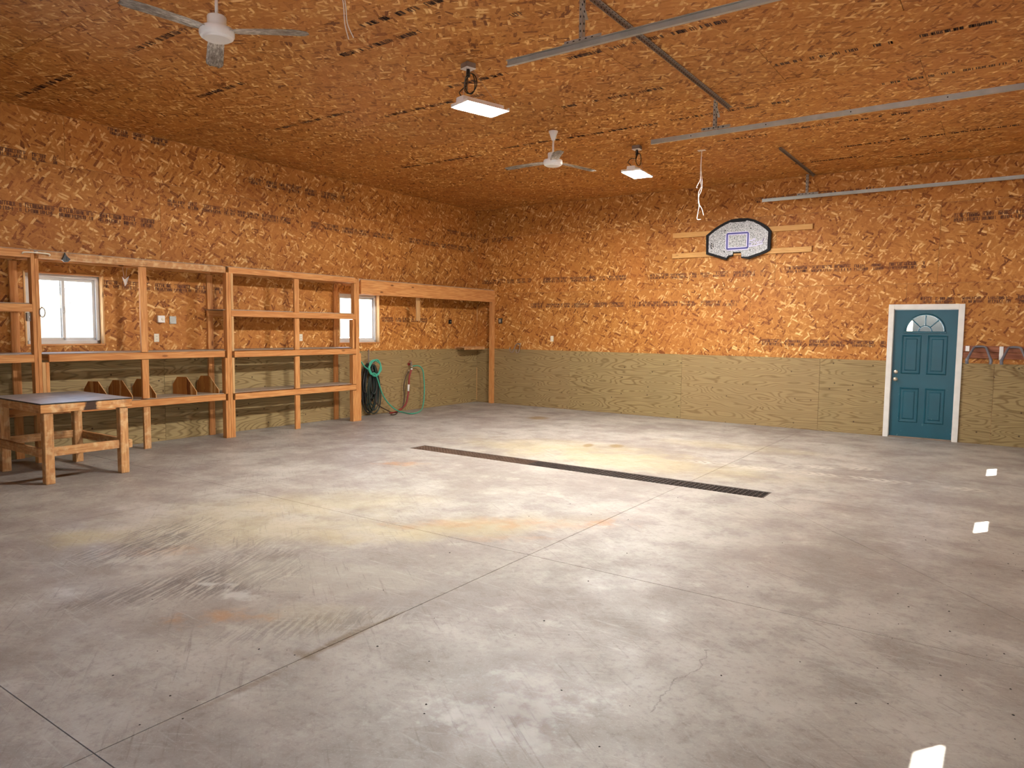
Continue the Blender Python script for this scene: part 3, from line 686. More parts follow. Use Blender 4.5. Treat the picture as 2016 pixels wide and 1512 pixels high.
# ------------------------------------------------------------------ trench drain
dr = empty('trench_drain', ((DX0+DX1)/2, (DY0+DY1)/2, -.2), 'long narrow trench drain with iron grates across the floor', 'drain')
ir, ir2 = M['iron'], M['iron_rust']
board('channel', (DX0+.002, DY1+.002, -.2195), (DX1-.002, DY0-.002, -.20), M['pit'], dr, 0)
for lo, hi in [((DX0+.001, DY0-.014, -.2), (DX1-.001, DY0-.001, -.004)), ((DX0+.001, DY1+.001, -.2), (DX1-.001, DY1+.014, -.004)), ((DX0+.001, DY1+.014, -.2), (DX0+.014, DY0-.014, -.004)), ((DX1-.014, DY1+.014, -.2), (DX1-.001, DY0-.014, -.004))]: board('curb', lo, hi, ir, dr, 0)
NS = 5; SL = (DX1-DX0-.03)/NS
for s in range(NS):
    bm = bmesh.new(); W = DY0-DY1-.032
    def bb(x0, x1, y0, y1, z0, z1):
        r = bmesh.ops.create_cube(bm, size=1)
        for v in r['verts']: v.co = (x0+(v.co.x+.5)*(x1-x0), y0+(v.co.y+.5)*(y1-y0), z0+(v.co.z+.5)*(z1-z0))
    for k in range(6): y = -W/2+(W-.006)*k/5; bb(-SL/2+.004, SL/2-.004, y, y+.006, -.022, 0)
    for k in range(19): x = -SL/2+.004+(SL-.015)*k/18; bb(x, x+.008, -W/2, W/2, -.020, -.001)
    me = bm_done(bm, ir2 if s < 2 else ir, 'grate')
    g = link('grate', me, dr, (DX0+.015+SL*(s+.5), (DY0+DY1)/2, -.005))
    if s == 0:
        g['label'] = 'silted brown grate section at the far left'
        board('silt', (DX0+.016, DY1+.016, -.04), (DX0+.016+SL*.95, DY0-.016, -.016), M['iron_rust'], g, 0)
    elif s == 1: board('silt', (DX0+.03+SL, DY1+.016, -.05), (DX0+SL*1.8, DY0-.016, -.022), M['iron_rust'], g, 0)

# ------------------------------------------------------------------ ceiling fans
def make_fan():
    f = empty('ceiling_fan', (0, 0, HC))
    w = M['white']
    link('canopy', lathe([(.012, -.12), (.022, -.118), (.032, -.09), (.05, -.035), (.062, -.008), (.062, 0)], w, 24), f, (0, 0, -.001), None, True)
    link('downrod', tube_mesh([(0, 0, -.11), (0, 0, -.34)], .0125, w, 12), f, (0, 0, 0), None, True)
    mt = link('motor_housing', lathe([(.02, -.283), (.066, -.285), (.07, -.295), (.07, -.365), (.078, -.372), (.122, -.378), (.127, -.388), (.127, -.425), (.118, -.440)], w, 32), f, (0, 0, 0), None, True)
    link('bottom_cap', lathe([(.118, -.4405), (.104, -.444), (.100, -.449), (.096, -.455), (.05, -.458)], w, 32), mt, (0, 0, 0), None, True)
    for k in range(3):
        V, Fc = [], []; n = 14; L0, L1 = .10, .71
        rows = 5
        for i in range(n+1):
            t = i/n; x = L0+(L1-L0)*t; wd = .058+.012*t
            if t > .86: wd *= math.sqrt(max(0.02, 1-((t-.86)/.14)**2*.75))
            if t < .12: wd *= .55+.45*t/.12
            dz = -.012*t-.018*t*t
            for j in range(rows):
                s = j/(rows-1)*2-1; crn = .010*(1-s*s)-.004*(1 if j == 2 else 0)
                V.append((x, s*wd, -.400+dz+crn+s*.004))
        base = len(V)
        V += [(a, b_, c-.0025) for a, b_, c in V]
        I = lambda i, j: i*rows+j
        for i in range(n):
            for j in range(rows-1):
                Fc += [(I(i, j), I(i+1, j), I(i+1, j+1), I(i, j+1)), (base+I(i, j+1), base+I(i+1, j+1), base+I(i+1, j), base+I(i, j))]
        for i in range(n):
            Fc += [(I(i, 0), base+I(i, 0), base+I(i+1, 0), I(i+1, 0)), (I(i+1, rows-1), base+I(i+1, rows-1), base+I(i, rows-1), I(i, rows-1))]
        for j in range(rows-1): Fc += [(I(0, j), I(0, j+1), base+I(0, j+1), base+I(0, j)), (I(n, j+1), I(n, j), base+I(n, j), base+I(n, j+1))]
        link('blade', mesh('blade', V, Fc, M['blade'], True), f, (0, 0, 0), (0, 0, 2*PI*k/3), True)
    return f
def dup(root):
    r = root.copy(); COL.objects.link(r)
    for ch in list(root.children):
        c = ch.copy(); COL.objects.link(c); c.parent = r
        for g in list(ch.children): q = g.copy(); COL.objects.link(q); q.parent = c
    return r
fan = make_fan(); fan.location = (4.89, -9.55, HC); fan.rotation_euler = (0, 0, math.radians(29))
tag(fan, 'white three-blade ceiling fan with dusty blades, the nearer one above the work table side', 'ceiling fan', 'white ceiling fans')
fan2 = dup(fan); fan2.location = (4.825, -4.61, HC); fan2.rotation_euler = (0, 0, math.radians(68))
tag(fan2, 'white three-blade ceiling fan hanging between the two lamps, the farther one', 'ceiling fan', 'white ceiling fans')

# ------------------------------------------------------------------ LED shop lights
def lamp(loc, boxloc, rz, label, loop):
    L, Wd = .50, .29
    z = loc[2]; f = empty('shop_light', (loc[0], loc[1], z)); tag(f, label, 'lamp', 'hanging shop lights'); f.rotation_euler = (0, 0, rz)
    def lk(n, me, l=(0, 0, 0), r=None, par=f): return link(n, me, par, l, r, True)
    w = M['white']
    # housing: channel on top, sloping wings; long axis = local Y
    pr = [(-.055, .075), (.055, .075), (.065, .03), (.145, .006), (.145, 0), (.14, 0), (.06, .022), (-.06, .022), (-.14, 0), (-.145, 0), (-.145, .006), (-.065, .03)]
    me = prism(pr, -L/2, L/2, w, 'housing'); me.transform(Matrix.Rotation(PI/2, 4, 'X')); h = lk('housing', me)
    for s in (-1, 1):
        e = lk('end_plate', box_mesh(.284, .006, .03, w, .001), (0, s*(L/2+.0035), .016))
        lk('light_panel', box_mesh(.085, L-.04, .006, M['led'], 0), (s*.085, 0, .004), (0, s*.18, 0))
        lk('eyelet', tube_mesh([Vector((0, .006*math.cos(a), .006*math.sin(a))) for a in [2*PI*k/8 for k in range(8)]], .0015, M['galv'], 5, True), (0, s*L*.42, .08))
    inv = Matrix.Rotation(-rz, 3, 'Z'); b = inv @ (Vector(boxloc)-Vector((loc[0], loc[1], z)))
    for s in (-1, 1): lk('hang_wire', tube_mesh([(0, s*L*.42, .086), (b.x+.02, b.y+s*.03, b.z-.045)], .0018, M['galv_dull'], 5))
    jb = lk('junction_box', box_mesh(.11, .11, .05, M['steel_brown'], .004), (b.x, b.y, b.z-.026)); 
    link('cover_plate', box_mesh(.115, .115, .004, w, .001), jb, (0, 0, -.0275), None, True)
    link('plug', lathe([(.018, -.075), (.02, -.03), (.016, 0)], M['black'], 12), jb, (.0, 0, -.03), None, True)
    c = Vector((b.x, b.y, b.z-.105)); path = [c]
    if loop:
        for k in range(26): a = PI*.6+2*PI*k/11; path.append(c+Vector((.085*math.cos(a)+.04, .04*math.sin(a*1.3)*.4, -.10+.095*math.sin(a))))
    else:
        for k in range(12): a = PI*.5+2*PI*k/9; path.append(c+Vector((.04*math.cos(a)+.03, .012*math.sin(a*1.7), -.09+.085*math.sin(a))))
    path += [Vector((-.03, -L*.30, .20)), Vector((-.06, -L*.42, .14)), Vector((-.02, -L*.46, .10)), Vector((0, -L*.44, .070))]
    lk('power_cord', tube_mesh(spline(path, 4), .0055, M['rubber'], 6))
    return f
lamp((5.50, -7.07, 3.83), (5.39, -7.13, HC), math.radians(-16), 'white shop light with a coiled black cord, hanging nearer the camera', True)
lamp((5.43, -3.30, 3.88), (5.43, -3.33, HC), math.radians(4), 'white shop light glaring brightest, hanging near the back wall', False)

# ------------------------------------------------------------------ overhead door tracks, doors
def chan(path_xz, y, mat, name, side, parent):
    """C-channel track swept in the x-z plane at given y; opens to `side`"""
    sec = [(-.026, 0), (-.026, .03*side), (-.021, .03*side), (-.021, .006*side), (.021, .006*side), (.021, .03*side), (.026, .03*side), (.026, 0)]
    V, Fc = [], []; n = len(sec); P = [Vector((p[0], 0, p[1])) for p in path_xz]
    for i, p in enumerate(P):
        t = (P[min(i+1, len(P)-1)]-P[max(i-1, 0)]).normalized(); up = Vector((-t.z, 0, t.x))
        for a, s in sec: V.append(p+up*a+Vector((0, y+s, 0)))
    for i in range(len(P)-1):
        for k in range(n): Fc.append((i*n+k, i*n+(k+1) % n, (i+1)*n+(k+1) % n, (i+1)*n+k))
    Fc += [tuple(range(n))[::-1], tuple(range((len(P)-1)*n, len(P)*n))]
    bm = bmesh.new(); bm.from_mesh(mesh(name, V, Fc)); me = bm_done(bm, mat, name)
    return link(name, me, parent)
def angle_iron(p0, p1, w, mat, name, parent, roll=0., holes=True):
    p0, p1 = Vector(p0), Vector(p1); d = p1-p0; L = d.length; t = .0035
    sec = [(0, 0), (w, 0), (w, t), (t, t), (t, w), (0, w)]
    me = prism(sec, 0, L, mat, name); bm = bmesh.new(); bm.from_mesh(me); me = bm_done(bm, mat, name)
    o = link(name, me, parent, p0); q = d.to_track_quat('Z', 'Y'); o.rotation_mode = 'QUATERNION'
    from mathutils import Quaternion
    o.rotation_quaternion = q @ Quaternion((0, 0, 1), roll)
    if holes:
        V, Fc = [], []
        for k in range(int(L/.055)):
            z = .03+k*.055
            for a in (0, 1):
                n = len(V); c = w*.55; r = .007
                for k2 in range(6):
                    u, v2 = c+r*math.cos(k2*PI/3), z+1.5*r*math.sin(k2*PI/3)
                    V.append((u, -.0006, v2) if a == 0 else (-.0006, u, v2))
                Fc.append(tuple(range(n, n+6)))
                n = len(V)
                for k2 in range(6):
                    u, v2 = c+r*math.cos(k2*PI/3), z+1.5*r*math.sin(k2*PI/3)
                    V.append((u, t+.0006, v2) if a == 0 else (t+.0006, u, v2))
                Fc.append(tuple(range(n, n+6)))
        link('bolt_holes', mesh('bolt_holes', V, Fc, M['pit']), o, (0, 0, 0), None, True)['kind'] = 'stuff'
    return o
G, GD = M['galv'], M['galv_dull']
XV = XR-.07
def track(y, side, zc, x0, label, mat):
    t = empty('door_track', (x0+2, y, zc)); tag(t, label, 'track', 'overhead door tracks')
    r = .36; xe = XV-.035-r
    chan([(x0, zc), (xe, zc)], y, mat, 'horizontal_rail', side, t)
    chan([(xe+r*math.sin(a), zc-r+r*math.cos(a)) for a in [PI/2*k/10 for k in range(11)]], y, mat, 'curved_rail', side, t)
    chan([(xe+r, zc-r), (xe+r, .02)], y, mat, 'vertical_rail', side, t)
    ys = y+.015
    for k in range(4):
        o = link('bolt', lathe([(.006, 0), (.006, .004), (.002, .005)], M['pit'], 8), t, (x0+.5+k*.85, y-.0005 if side > 0 else y+.0005, zc), (PI/2 if side > 0 else -PI/2, 0, 0))
    return t
t1 = track(-7.80, -1, 3.88, 6.35, 'steel overhead door track nearest the camera, running out of the top edge', GD)
t2 = track(-4.72, 1, 3.915, 6.27, 'galvanized overhead door track in the middle, ending beside the brightest lamp', G)
t3 = track(-.27, -1, 3.885, 6.33, 'galvanized overhead door track close along the back wall', G)
XH = 7.06
# ceiling angles and drop hangers (parts of the tracks they carry)
angle_iron((XH+.03, -7.86, HC-.004), (XH+.03, -4.36, HC-.004), .038, M['steel_brown'], 'ceiling_angle', t1, PI)
angle_iron((XH+.03, -2.19, HC-.004), (XH+.03, -.02, HC-.004), .034, M['steel_brown'], 'ceiling_angle', t3, PI)
def drop(t, y, ztr, ext=False):
    angle_iron((XH, y, HC-.03), (XH, y, ztr+.03), .034, GD, 'hanger', t, .3)
    angle_iron((XH-.16, y+.004, ztr+.029), (XH+.17, y+.004, ztr+.029), .034, GD, 'track_bracket', t, PI/2)
    if ext: angle_iron((XH-.02, y-.03, HC-.02), (XH+.03, y-.004, HC-.21), .03, GD, 'hanger', t, .9)
drop(t1, -7.80, 3.88, True); drop(t2, -4.735, 3.915, True); drop(t3, -.285, 3.885)
angle_iron((XH+.015, -4.72, 4.10), (XH+.02, -4.735, 3.95), .03, GD, 'hanger', t2, 2.2)

# overhead doors of the right wall, each lite placed where the sun falls through
def od(u0, u1, lites, name):
    o = empty(name, (XR, -(u0+u1)/2, 0), kind='structure'); n = 5; h = 3.3/n
    for k in range(n):
        z0 = k*h; hs = [(a-u0, b_-u0, c-z0, d-z0) for a, b_, c, d in lites if c > z0 and d < z0+h]
        me = grid_panel([0, u1-u0], [.003, h-.003], hs, .045, M['door_white'], 'door_section')
        ob = put('door_section', me, FR_, u0, z0, -.011, None); ob.parent = o; ob.matrix_basis = Matrix.Translation(-o.location) @ FR_.mat(u0, z0, -.011)
    for a, b_, c, d in lites:
        board('lite_frame', (XR+.008, -b_, c-.03), (XR+.02, -a, c+.004), M['white'], o); board('lite_frame', (XR+.008, -b_, d-.004), (XR+.02, -a, d+.03), M['white'], o)
        board('lite_pane', (XR+.03, -b_-.01, c-.01), (XR+.036, -a+.01, d+.01), M['glass'], o, 0)
    return o
def lite_for(cx_, cy, w, h, zc):  # window whose sun patch is centred at (cx_, cy)
    s = (XR+.033-cx_)/-SUN_DIR.x; z = s*-SUN_DIR.z; y = cy-s*SUN_DIR.y
    return (-y-w/2, -y+w/2, z-h/2, z+h/2)
l1 = lite_for(9.815, -5.60, .56, .34, 0); l2 = lite_for(9.83, -2.54, .56, .34, 0); l3 = lite_for(9.765, -9.87, .56, .34, 0)
od(.55, 4.66, [l1, l2], 'door_2'); od(8.05, 11.95, [l3], 'door_3')

# ------------------------------------------------------------------ backboard on battens
for z, lb in [(3.43, 'upper wooden batten behind the basketball backboard'), (3.055, 'lower wooden batten behind the basketball backboard')]:
    tag(board('wall_batten', (4.64, -.04, z-.045), (7.11, -.001, z+.045), M['batten']), lb, 'batten', 'battens carrying the backboard')
bbx = empty('basketball_backboard', (5.86, -.06, 3.29), 'speckled grey basketball backboard with black rim and blue target square', 'backboard')
def zp(x, y, yy=-.075): p = on(1380+x/13.44, 420+y/13.44, 1, yy); return (p[0]-5.86, p[2]-3.29)
OUT = [(165, 590), (330, 450), (480, 345), (640, 255), (800, 185), (1000, 150), (1230, 145), (1420, 185), (1600, 270), (1760, 380), (1830, 470), (1800, 960), (1640, 1050), (1250, 1190), (1060, 1165), (1060, 1030), (848, 1040), (845, 1112), (735, 1140), (675, 1215), (165, 1075)]
pts = [zp(985+(q[0]-985)*1.035, 680+(q[1]-680)*1.035) for q in OUT]
def flatprism(pts, y0, y1, mat, name):
    V = [(p[0], y0, p[1]) for p in pts]+[(p[0], y1, p[1]) for p in pts]; n = len(pts)
    bm = bmesh.new(); bm.from_mesh(mesh(name, V, [tuple(range(n)), tuple(range(n, 2*n))[::-1]]+[(i, (i+1) % n, n+(i+1) % n, n+i) for i in range(n)]))
    return bm_done(bm, mat, name)
link('board_rim', flatprism(pts, .019, -.018, M['trim_black'], 'board_rim'), bbx, (0, 0, 0), None, True)
FACE = [(205, 605), (360, 475), (510, 375), (660, 290), (780, 232), (800, 240), (1190, 210), (1215, 180), (1400, 220), (1580, 310), (1730, 420), (1795, 490), (1770, 945), (1620, 1020), (1250, 1150), (1075, 1150), (1066, 1022), (842, 1030), (838, 1100), (715, 1125), (665, 1180), (190, 1040)]
link('board_face', flatprism([zp(985+(q[0]-985)*.985, 680+(q[1]-680)*.985) for q in FACE], -.0185, -.024, M['granite'], 'board_face'), bbx, (0, 0, 0), None, True)
def strip(pts2, w, mat, name, par, d=-.0248, closed=False):
    P = [Vector((a, b_)) for a, b_ in pts2]; n = len(P); V, Fc = [], []
    for i in range(n):
        t = ((P[(i+1) % n]-P[i-1]) if closed else (P[min(i+1, n-1)]-P[max(i-1, 0)])).normalized(); nn = Vector((-t.y, t.x))*w/2
        V += [(P[i].x+nn.x, d, P[i].y+nn.y), (P[i].x-nn.x, d, P[i].y-nn.y)]
    for i in range(n if closed else n-1): j = (i+1) % n; Fc.append((2*i, 2*i+1, 2*j+1, 2*j))
    return link(name, mesh(name, V, Fc, mat), par, (0, 0, 0), None, True)
SQ = [zp(700, 545), zp(1255, 510), zp(1240, 915), zp(690, 950)]
for a, b_ in zip(SQ, SQ[1:]+SQ[:1]):
    strip([a, b_], .056, M['lilac'], 'target_square', bbx, -.0246); strip([a, b_], .026, M['blue_line'], 'target_square', bbx, -.0252)
# script print with a ball to the right of the square, small emblem at the left
bc = zp(1300, 815); strip([(bc[0]+.026*math.cos(a), bc[1]+.026*math.sin(a)) for a in [2*PI*k/16 for k in range(16)]], .012, M['lilac'], 'script_print', bbx, -.0250, True)
strip([(bc[0]-.026, bc[1]), (bc[0]+.026, bc[1]+.008)], .006, M['blue_line'], 'script_print', bbx, -.0256); strip([(bc[0], bc[1]-.026), (bc[0]+.004, bc[1]+.026)], .006, M['blue_line'], 'script_print', bbx, -.0256)
for pl in [[(1250, 880), (1450, 850), (1640, 790)], [(1340, 740), (1390, 690), (1440, 660), (1420, 720)], [(1370, 800), (1410, 740), (1440, 800), (1480, 735), (1510, 800)], [(1510, 790), (1540, 730), (1570, 780), (1590, 720), (1610, 775)], [(1620, 760), (1650, 690), (1670, 650), (1650, 740)], [(1240, 745), (1300, 720), (1360, 715)]]: strip([zp(*q) for q in pl], .019, M['lilac'], 'script_print', bbx, -.0250)
e0 = [zp(265, 790), zp(335, 785), zp(332, 935), zp(262, 940)]
link('emblem', mesh('emblem', [(p[0], -.0248, p[1]) for p in e0], [(0, 1, 2, 3)], M['trim_black']), bbx, (0, 0, 0), None, True)
strip([zp(*q) for q in [(322, 800), (290, 835), (312, 860), (288, 890), (325, 925)]], .012, M['white'], 'emblem', bbx, -.0254)
for q in [(645, 455), (1325, 400), (622, 1015), (1300, 970)]:
    p = zp(*q); link('bolt', lathe([(.012, 0), (.012, .006), (.004, .008)], M['black'], 8), bbx, (p[0], -.0242, p[1]), (PI/2, 0, 0), True)

# ------------------------------------------------------------------ hook rail right of the door
rl = empty('hook_rail', (9.95, -.02, 1.22), 'pair of dark brown rail boards fixed beside the teal door', 'rail')
board('rail_board', (9.345, -.032, 1.392), (XR-.02, -.001, 1.485), M['lumber_dark'], rl); board('rail_board', (9.345, -.024, 1.295), (XR-.02, -.001, 1.388), M['lumber_dark'], rl)
def uhook(x0, label, pl):
    h = empty('utility_hook', (x0, -.043, 1.44)); tag(h, label, 'hook', 'grey utility hooks beside the door')
    # inverted U standing out from the rail, its two arms bending down and out
    p = [(-.145, -.20, -.215), (-.150, -.21, -.17), (-.125, -.16, -.10), (-.085, -.05, .0), (-.062, -.012, .028), (0, -.008, .036), (.062, -.012, .028), (.085, -.05, .0), (.125, -.16, -.10), (.150, -.21, -.17), (.145, -.20, -.215)]
    link('hook_bar', tube_mesh(spline(p, 6), .0165, M['hook'], 10), h, (0, 0, 0), None, True)
    for s in (-1, 1): link('tip_sleeve', tube_mesh(spline([(s*.140, -.19, -.145), (s*.150, -.21, -.17), (s*.145, -.20, -.218)], 4), .022, M['hook'], 10), h, (0, 0, 0), None, True)
    link('wall_plate', box_mesh(.05, .008, pl, M['white'], .001), h, (-.16, .0065, .04-pl/2), None, True)
uhook(9.56, 'grey inverted-U utility hook nearest the teal door', .08); uhook(9.985, 'grey inverted-U utility hook at the right edge of the picture', .20)
# wire hook by the corner
wh = empty('wire_hook', (1.13, -.02, 1.24), 'bent wire double hook on the back wall next to the loft post', 'hook')
link('hook_wire', tube_mesh(spline([(-.13, -.10, .02), (-.12, -.12, -.05), (-.06, -.10, -.08), (-.03, -.03, .06), (0, -.012, .10), (.06, -.012, .10), (.09, -.04, .05), (.10, -.10, -.07), (.06, -.12, -.09), (.03, -.10, -.03)], 6), .010, M['steel_brown'], 8), wh, (0, 0, 0), None, True)
link('mount', box_mesh(.09, .012, .03, M['galv_dull']), wh, (.03, .013, .10), None, True)

# ------------------------------------------------------------------ outlets, boxes, small fittings
def outlet(fr, u, v, label, kind='outlet'):
    o = empty('wall_outlet' if kind == 'outlet' else kind, fr.O+fr.X*u+fr.Y*v); o.matrix_basis = fr.mat(u, v, .0005); tag(o, label, 'outlet')
    link('cover_plate', box_mesh(.072, .116, .006, M['plate'], .002), o, (0, 0, .0032), None, True)
    for s in (-1, 1):
        r = link('receptacle', box_mesh(.034, .028, .003, M['plate'], .001), o, (0, s*.02, .0077), None, True)
        for k in (-1, 1): link('slot', box_mesh(.003, .010, .001, M['black'], 0), r, (k*.006, .002, .0019), None, True)
    return o
outlet(FL_, -7.415, 1.48, 'ivory outlet below the thermostat on the window wall'); outlet(FL_, -4.905, 1.475, 'ivory outlet inside the right shelf bay')
outlet(FB_, 2.00, 1.465, 'ivory outlet alone on the back wall right of the wire hook')
th = empty('thermostat', (0, 0, 0)); th.matrix_basis = FL_.mat(-7.355, 1.745, .0005); tag(th, 'white square thermostat box between the shelf posts', 'thermostat')
link('body', box_mesh(.105, .10, .04, M['white'], .006), th, (0, 0, .0205), None, True); link('dial', lathe([(.022, 0), (.022, .006), (.018, .008)], M['plate'], 16), th, (.02, .0, .041), None, True)
cb = empty('switch_box', (0, 0, 0)); cb.matrix_basis = FL_.mat(-7.17, 1.735, .0005); tag(cb, 'bare metal box cover next to the thermostat', 'box cover')
link('cover', box_mesh(.10, .11, .012, M['galv'], .003), cb, (0, 0, .0063), None, True)
for s in (-1, 1): link('screw', lathe([(.006, 0), (.005, .003)], M['galv_dull'], 8), cb, (s*.035, s*.035, .0125), None, True)
bx = empty('socket_box', (0, 0, 0)); bx.matrix_basis = FB_.mat(.66, 1.835, .0005); tag(bx, 'black electrical box right of the loft post', 'box')
link('body', box_mesh(.09, .11, .03, M['black'], .004), bx, (0, 0, .0155), None, True); link('faceplate', box_mesh(.05, .07, .004, M['galv_dull'], .001), bx, (0, 0, .0325), None, True)
bx = empty('junction_cover', (0, 0, 0)); bx.matrix_basis = FL_.mat(-.96, 1.80, .0005); tag(bx, 'small dark blue box cover under the loft beam', 'box cover')
link('cover', box_mesh(.09, .09, .02, M['trim_black'], .004), bx, (0, 0, .0105), None, True); link('knob', lathe([(.012, 0), (.01, .012)], M['galv_dull'], 10), bx, (0, 0, .021), None, True)
# pull bar, clip, tag and hook on the shelving
pb = empty('pull_bar', (XF+.03, -9.10, 2.49), 'cream metal pull bar on the shelf top rail', 'bar')
link('bar', tube_mesh(spline([(-.028, -.145, -.02), (0, -.135, -.004), (.004, 0, 0), (0, .125, -.004), (-.028, .135, -.025)], 5), .008, M['plate'], 8), pb, (0, 0, 0), None, True)
link('bracket', box_mesh(.03, .02, .02, M['plate']), pb, (-.0132, 0, .005), None, True)
cl = empty('spring_clip', (XF+.02, -8.79, 2.46), 'black clip on the shelf top rail over the window', 'clip')
link('jaw', flatprism([(-.045, -.03), (-.02, -.055), (.02, -.05), (.05, -.015), (.01, .02), (-.01, .06), (-.02, .02)], -.01, .01, M['black'], 'jaw'), cl, (0, 0, 0), (0, 0, PI/2), True)
link('handle', box_mesh(.03, .02, .05, M['black']), cl, (-.0015, .01, -.01), None, True)
hk = empty('carabiner_hook', (XF+.012, -9.065, 1.83), 'tarnished snap hook hanging on the double shelf post', 'hook')
link('ring', tube_mesh([Vector((0, .03*math.cos(a), -.035+.055*math.sin(a))) for a in [2*PI*k/16 for k in range(16)]], .006, M['steel_brown'], 6, True), hk, (0, 0, 0), None, True)
link('eye', lathe([(.012, 0), (.012, .008), (.006, .01)], M['galv'], 10), hk, (-.011, 0, .025), (0, PI/2, 0), True)
sw = empty('light_switch', (XF-.089, -9.185, 1.74), 'small grey switch box on the side of the double shelf post', 'switch')
link('box', box_mesh(.05, .04, .10, M['galv_dull'], .004), sw, (.02, -.0, 0), None, True); link('toggle', box_mesh(.01, .012, .02, M['white'], .001), sw, (.0495, 0, 0), None, True)
tgp = empty('dangling_tag', (.20, -7.93, 2.40), 'crumpled white tag hanging on threads under the shelf top', 'tag')
for dy in (-.03, .03): link('thread', tube_mesh([(0, dy, .02), (0, dy*.3, -.12)], .0018, M['cord'], 5), tgp, (0, 0, 0), None, True)
link('paper', mesh('paper', [(0, -.04, -.10), (.02, -.01, -.14), (-.01, .02, -.12), (.01, .05, -.09), (0, .02, -.2), (.015, -.02, -.19), (-.01, 0, -.23)], [(0, 1, 5), (1, 2, 4, 5), (2, 3, 4), (4, 6, 5)], M['white']), tgp, (0, 0, 0), None, True)

# loose white cables hanging from the ceiling
def cables(x, y, paths, label, plate=True):
    c = empty('hanging_cable', (x, y, HC)); tag(c, label, 'cable', 'loose cables from the ceiling')
    if plate: link('ceiling_plate', box_mesh(.11, .07, .006, M['cord'], .001), c, (0, 0, -.0035), None, True)
    for p in paths: link('wire', tube_mesh(spline(p, 6), .0042, M['cord'], 6), c, (0, 0, 0), None, True)
cables(6.11, -2.60, [[(0, 0, -.006), (-.01, 0, -.25), (.0, 0, -.44), (.01, 0, -.52), (-.03, .01, -.60), (-.02, 0, -.72), (-.01, 0, -.78), (-.03, 0, -.90), (-.035, 0, -.985), (.02, 0, -.99)],
                     [(.004, 0, -.006), (.0, .005, -.25), (.02, .01, -.48), (.012, 0, -.58), (-.022, 0, -.66), (-.02, 0, -.76), (.03, 0, -.84), (.06, 0, -.94)], [(0, 0, -.30), (-.01, 0, -.42), (-.05, 0, -.50), (-.06, 0, -.53), (-.045, 0, -.53)]],
       'white cable with loose ends hanging in front of the back wall above the backboard')
cables(5.50, -8.86, [[(0, 0, -.002), (.0, .02, -.10), (-.02, .05, -.22), (-.01, .08, -.33)], [(.012, .01, -.002), (.015, .03, -.11), (0, .06, -.22), (.025, .10, -.32)]], 'short pair of white wires hanging near the top edge of the picture', False)

# ------------------------------------------------------------------ hoses on the left wall
hp = lambda px, py, x=.09: Vector(on(px, py, 0, x))
hook = empty('hose_hanger', (.03, -3.46, 1.1), 'dark metal hose hanger strap on the plywood beside the shelving', 'hanger')
link('strap', box_mesh(.008, .035, .24, M['steel_brown']), hook, (-.022, .12, .02), None, True)
link('saddle', tube_mesh(spline([(-.02, .05, -.13), (.04, .06, -.10), (.11, .10, -.11), (.13, .14, -.07)], 5), .012, M['steel_brown'], 8), hook, (0, 0, 0), None, True)
def loops(name, label, cy, cz, n, wy, h, x0, mat, r, seed, cat='hose'):
    rd = random.Random(seed); P = []
    for k in range(n):
        w = wy*rd.uniform(.3, 1.1); hh = h*rd.uniform(.6, 1.04); x = x0+.022*(k % 3)+rd.uniform(-.006, .006); s = rd.uniform(-.05, .05)
        for a in range(10):
            t = 2*PI*a/10; P.append((x+.01*math.sin(t), cy+s*.5+w*math.sin(t)*(.72+.28*math.cos(t)*-1), cz-hh/2+hh/2*math.cos(t)))
    P = [Vector(p) for p in P]
    for p in P: p.z = max(p.z, .035)
    me = tube_mesh(spline(P, 4), r, mat, 7)
    o = empty(name, (x0, cy, .0)); tag(o, label, cat, 'hoses hung on the wall')
    link('hose_line', me, o, (0, 0, 0)); return o, P
h1, P1 = loops('garden_hose', 'black hose coiled in long hanging loops on the wall hanger', -3.42, .98, 9, .24, .94, .055, M['rubber'], .0125, 3)
tube = link('coupling', tube_mesh([P1[-1], P1[-1]+Vector((.02, .03, -.05))], .017, M['nickel'], 8), h1)
h2, P2 = loops('garden_hose', 'dark green hose coiled in hanging loops beside the shelf post', -3.34, .96, 7, .2, .9, .115, M['hose_dark'], .0125, 11)
link('coupling', tube_mesh([P2[-1], P2[-1]+Vector((.02, .03, -.05))], .017, M['nickel'], 8), h2)
# teal hose: small coil at the top, then a long drop to the floor and up to the tap
P = [hp(711, 712, .17), hp(718, 722, .18), hp(727, 729, .19)]
c = hp(738, 724, .19)
for k in range(28):
    a = PI*1.25+2*PI*k/9.; rr = .142+.018*math.sin(k*1.7)
    P.append(c+Vector((.012*(k/28), rr*math.cos(a)*1.05, rr*math.sin(a))))
P += [hp(738, 735, .21), hp(745, 752, .2), hp(748, 762, .2), hp(754, 778, .19), hp(764, 793, .19), hp(778, 806, .2)]
q = fl(792, 813); P += [Vector((q[0], q[1], .016))]; q = fl(810, 816); P += [Vector((q[0], q[1], .016))]; q = fl(825, 812); P += [Vector((q[0], q[1]+.02, .02))]
P += [hp(833, 798, .16), hp(835.5, 770, .13), hp(834.5, 745, .12), hp(832, 728, .12), hp(826, 721, .12), hp(818, 720, .12), hp(812, 721.5, .115)]
h3 = empty('garden_hose', (.15, -2.7, 0), 'teal garden hose looped on the hanger and trailing to the tap', 'hose', 'hoses hung on the wall')
link('hose_line', tube_mesh(spline(P, 5), .0125, M['hose_teal'], 8), h3); link('coupling', tube_mesh([P[-1], P[-1]+Vector((-.005, -.03, -.004))], .018, M['nickel'], 8), h3)
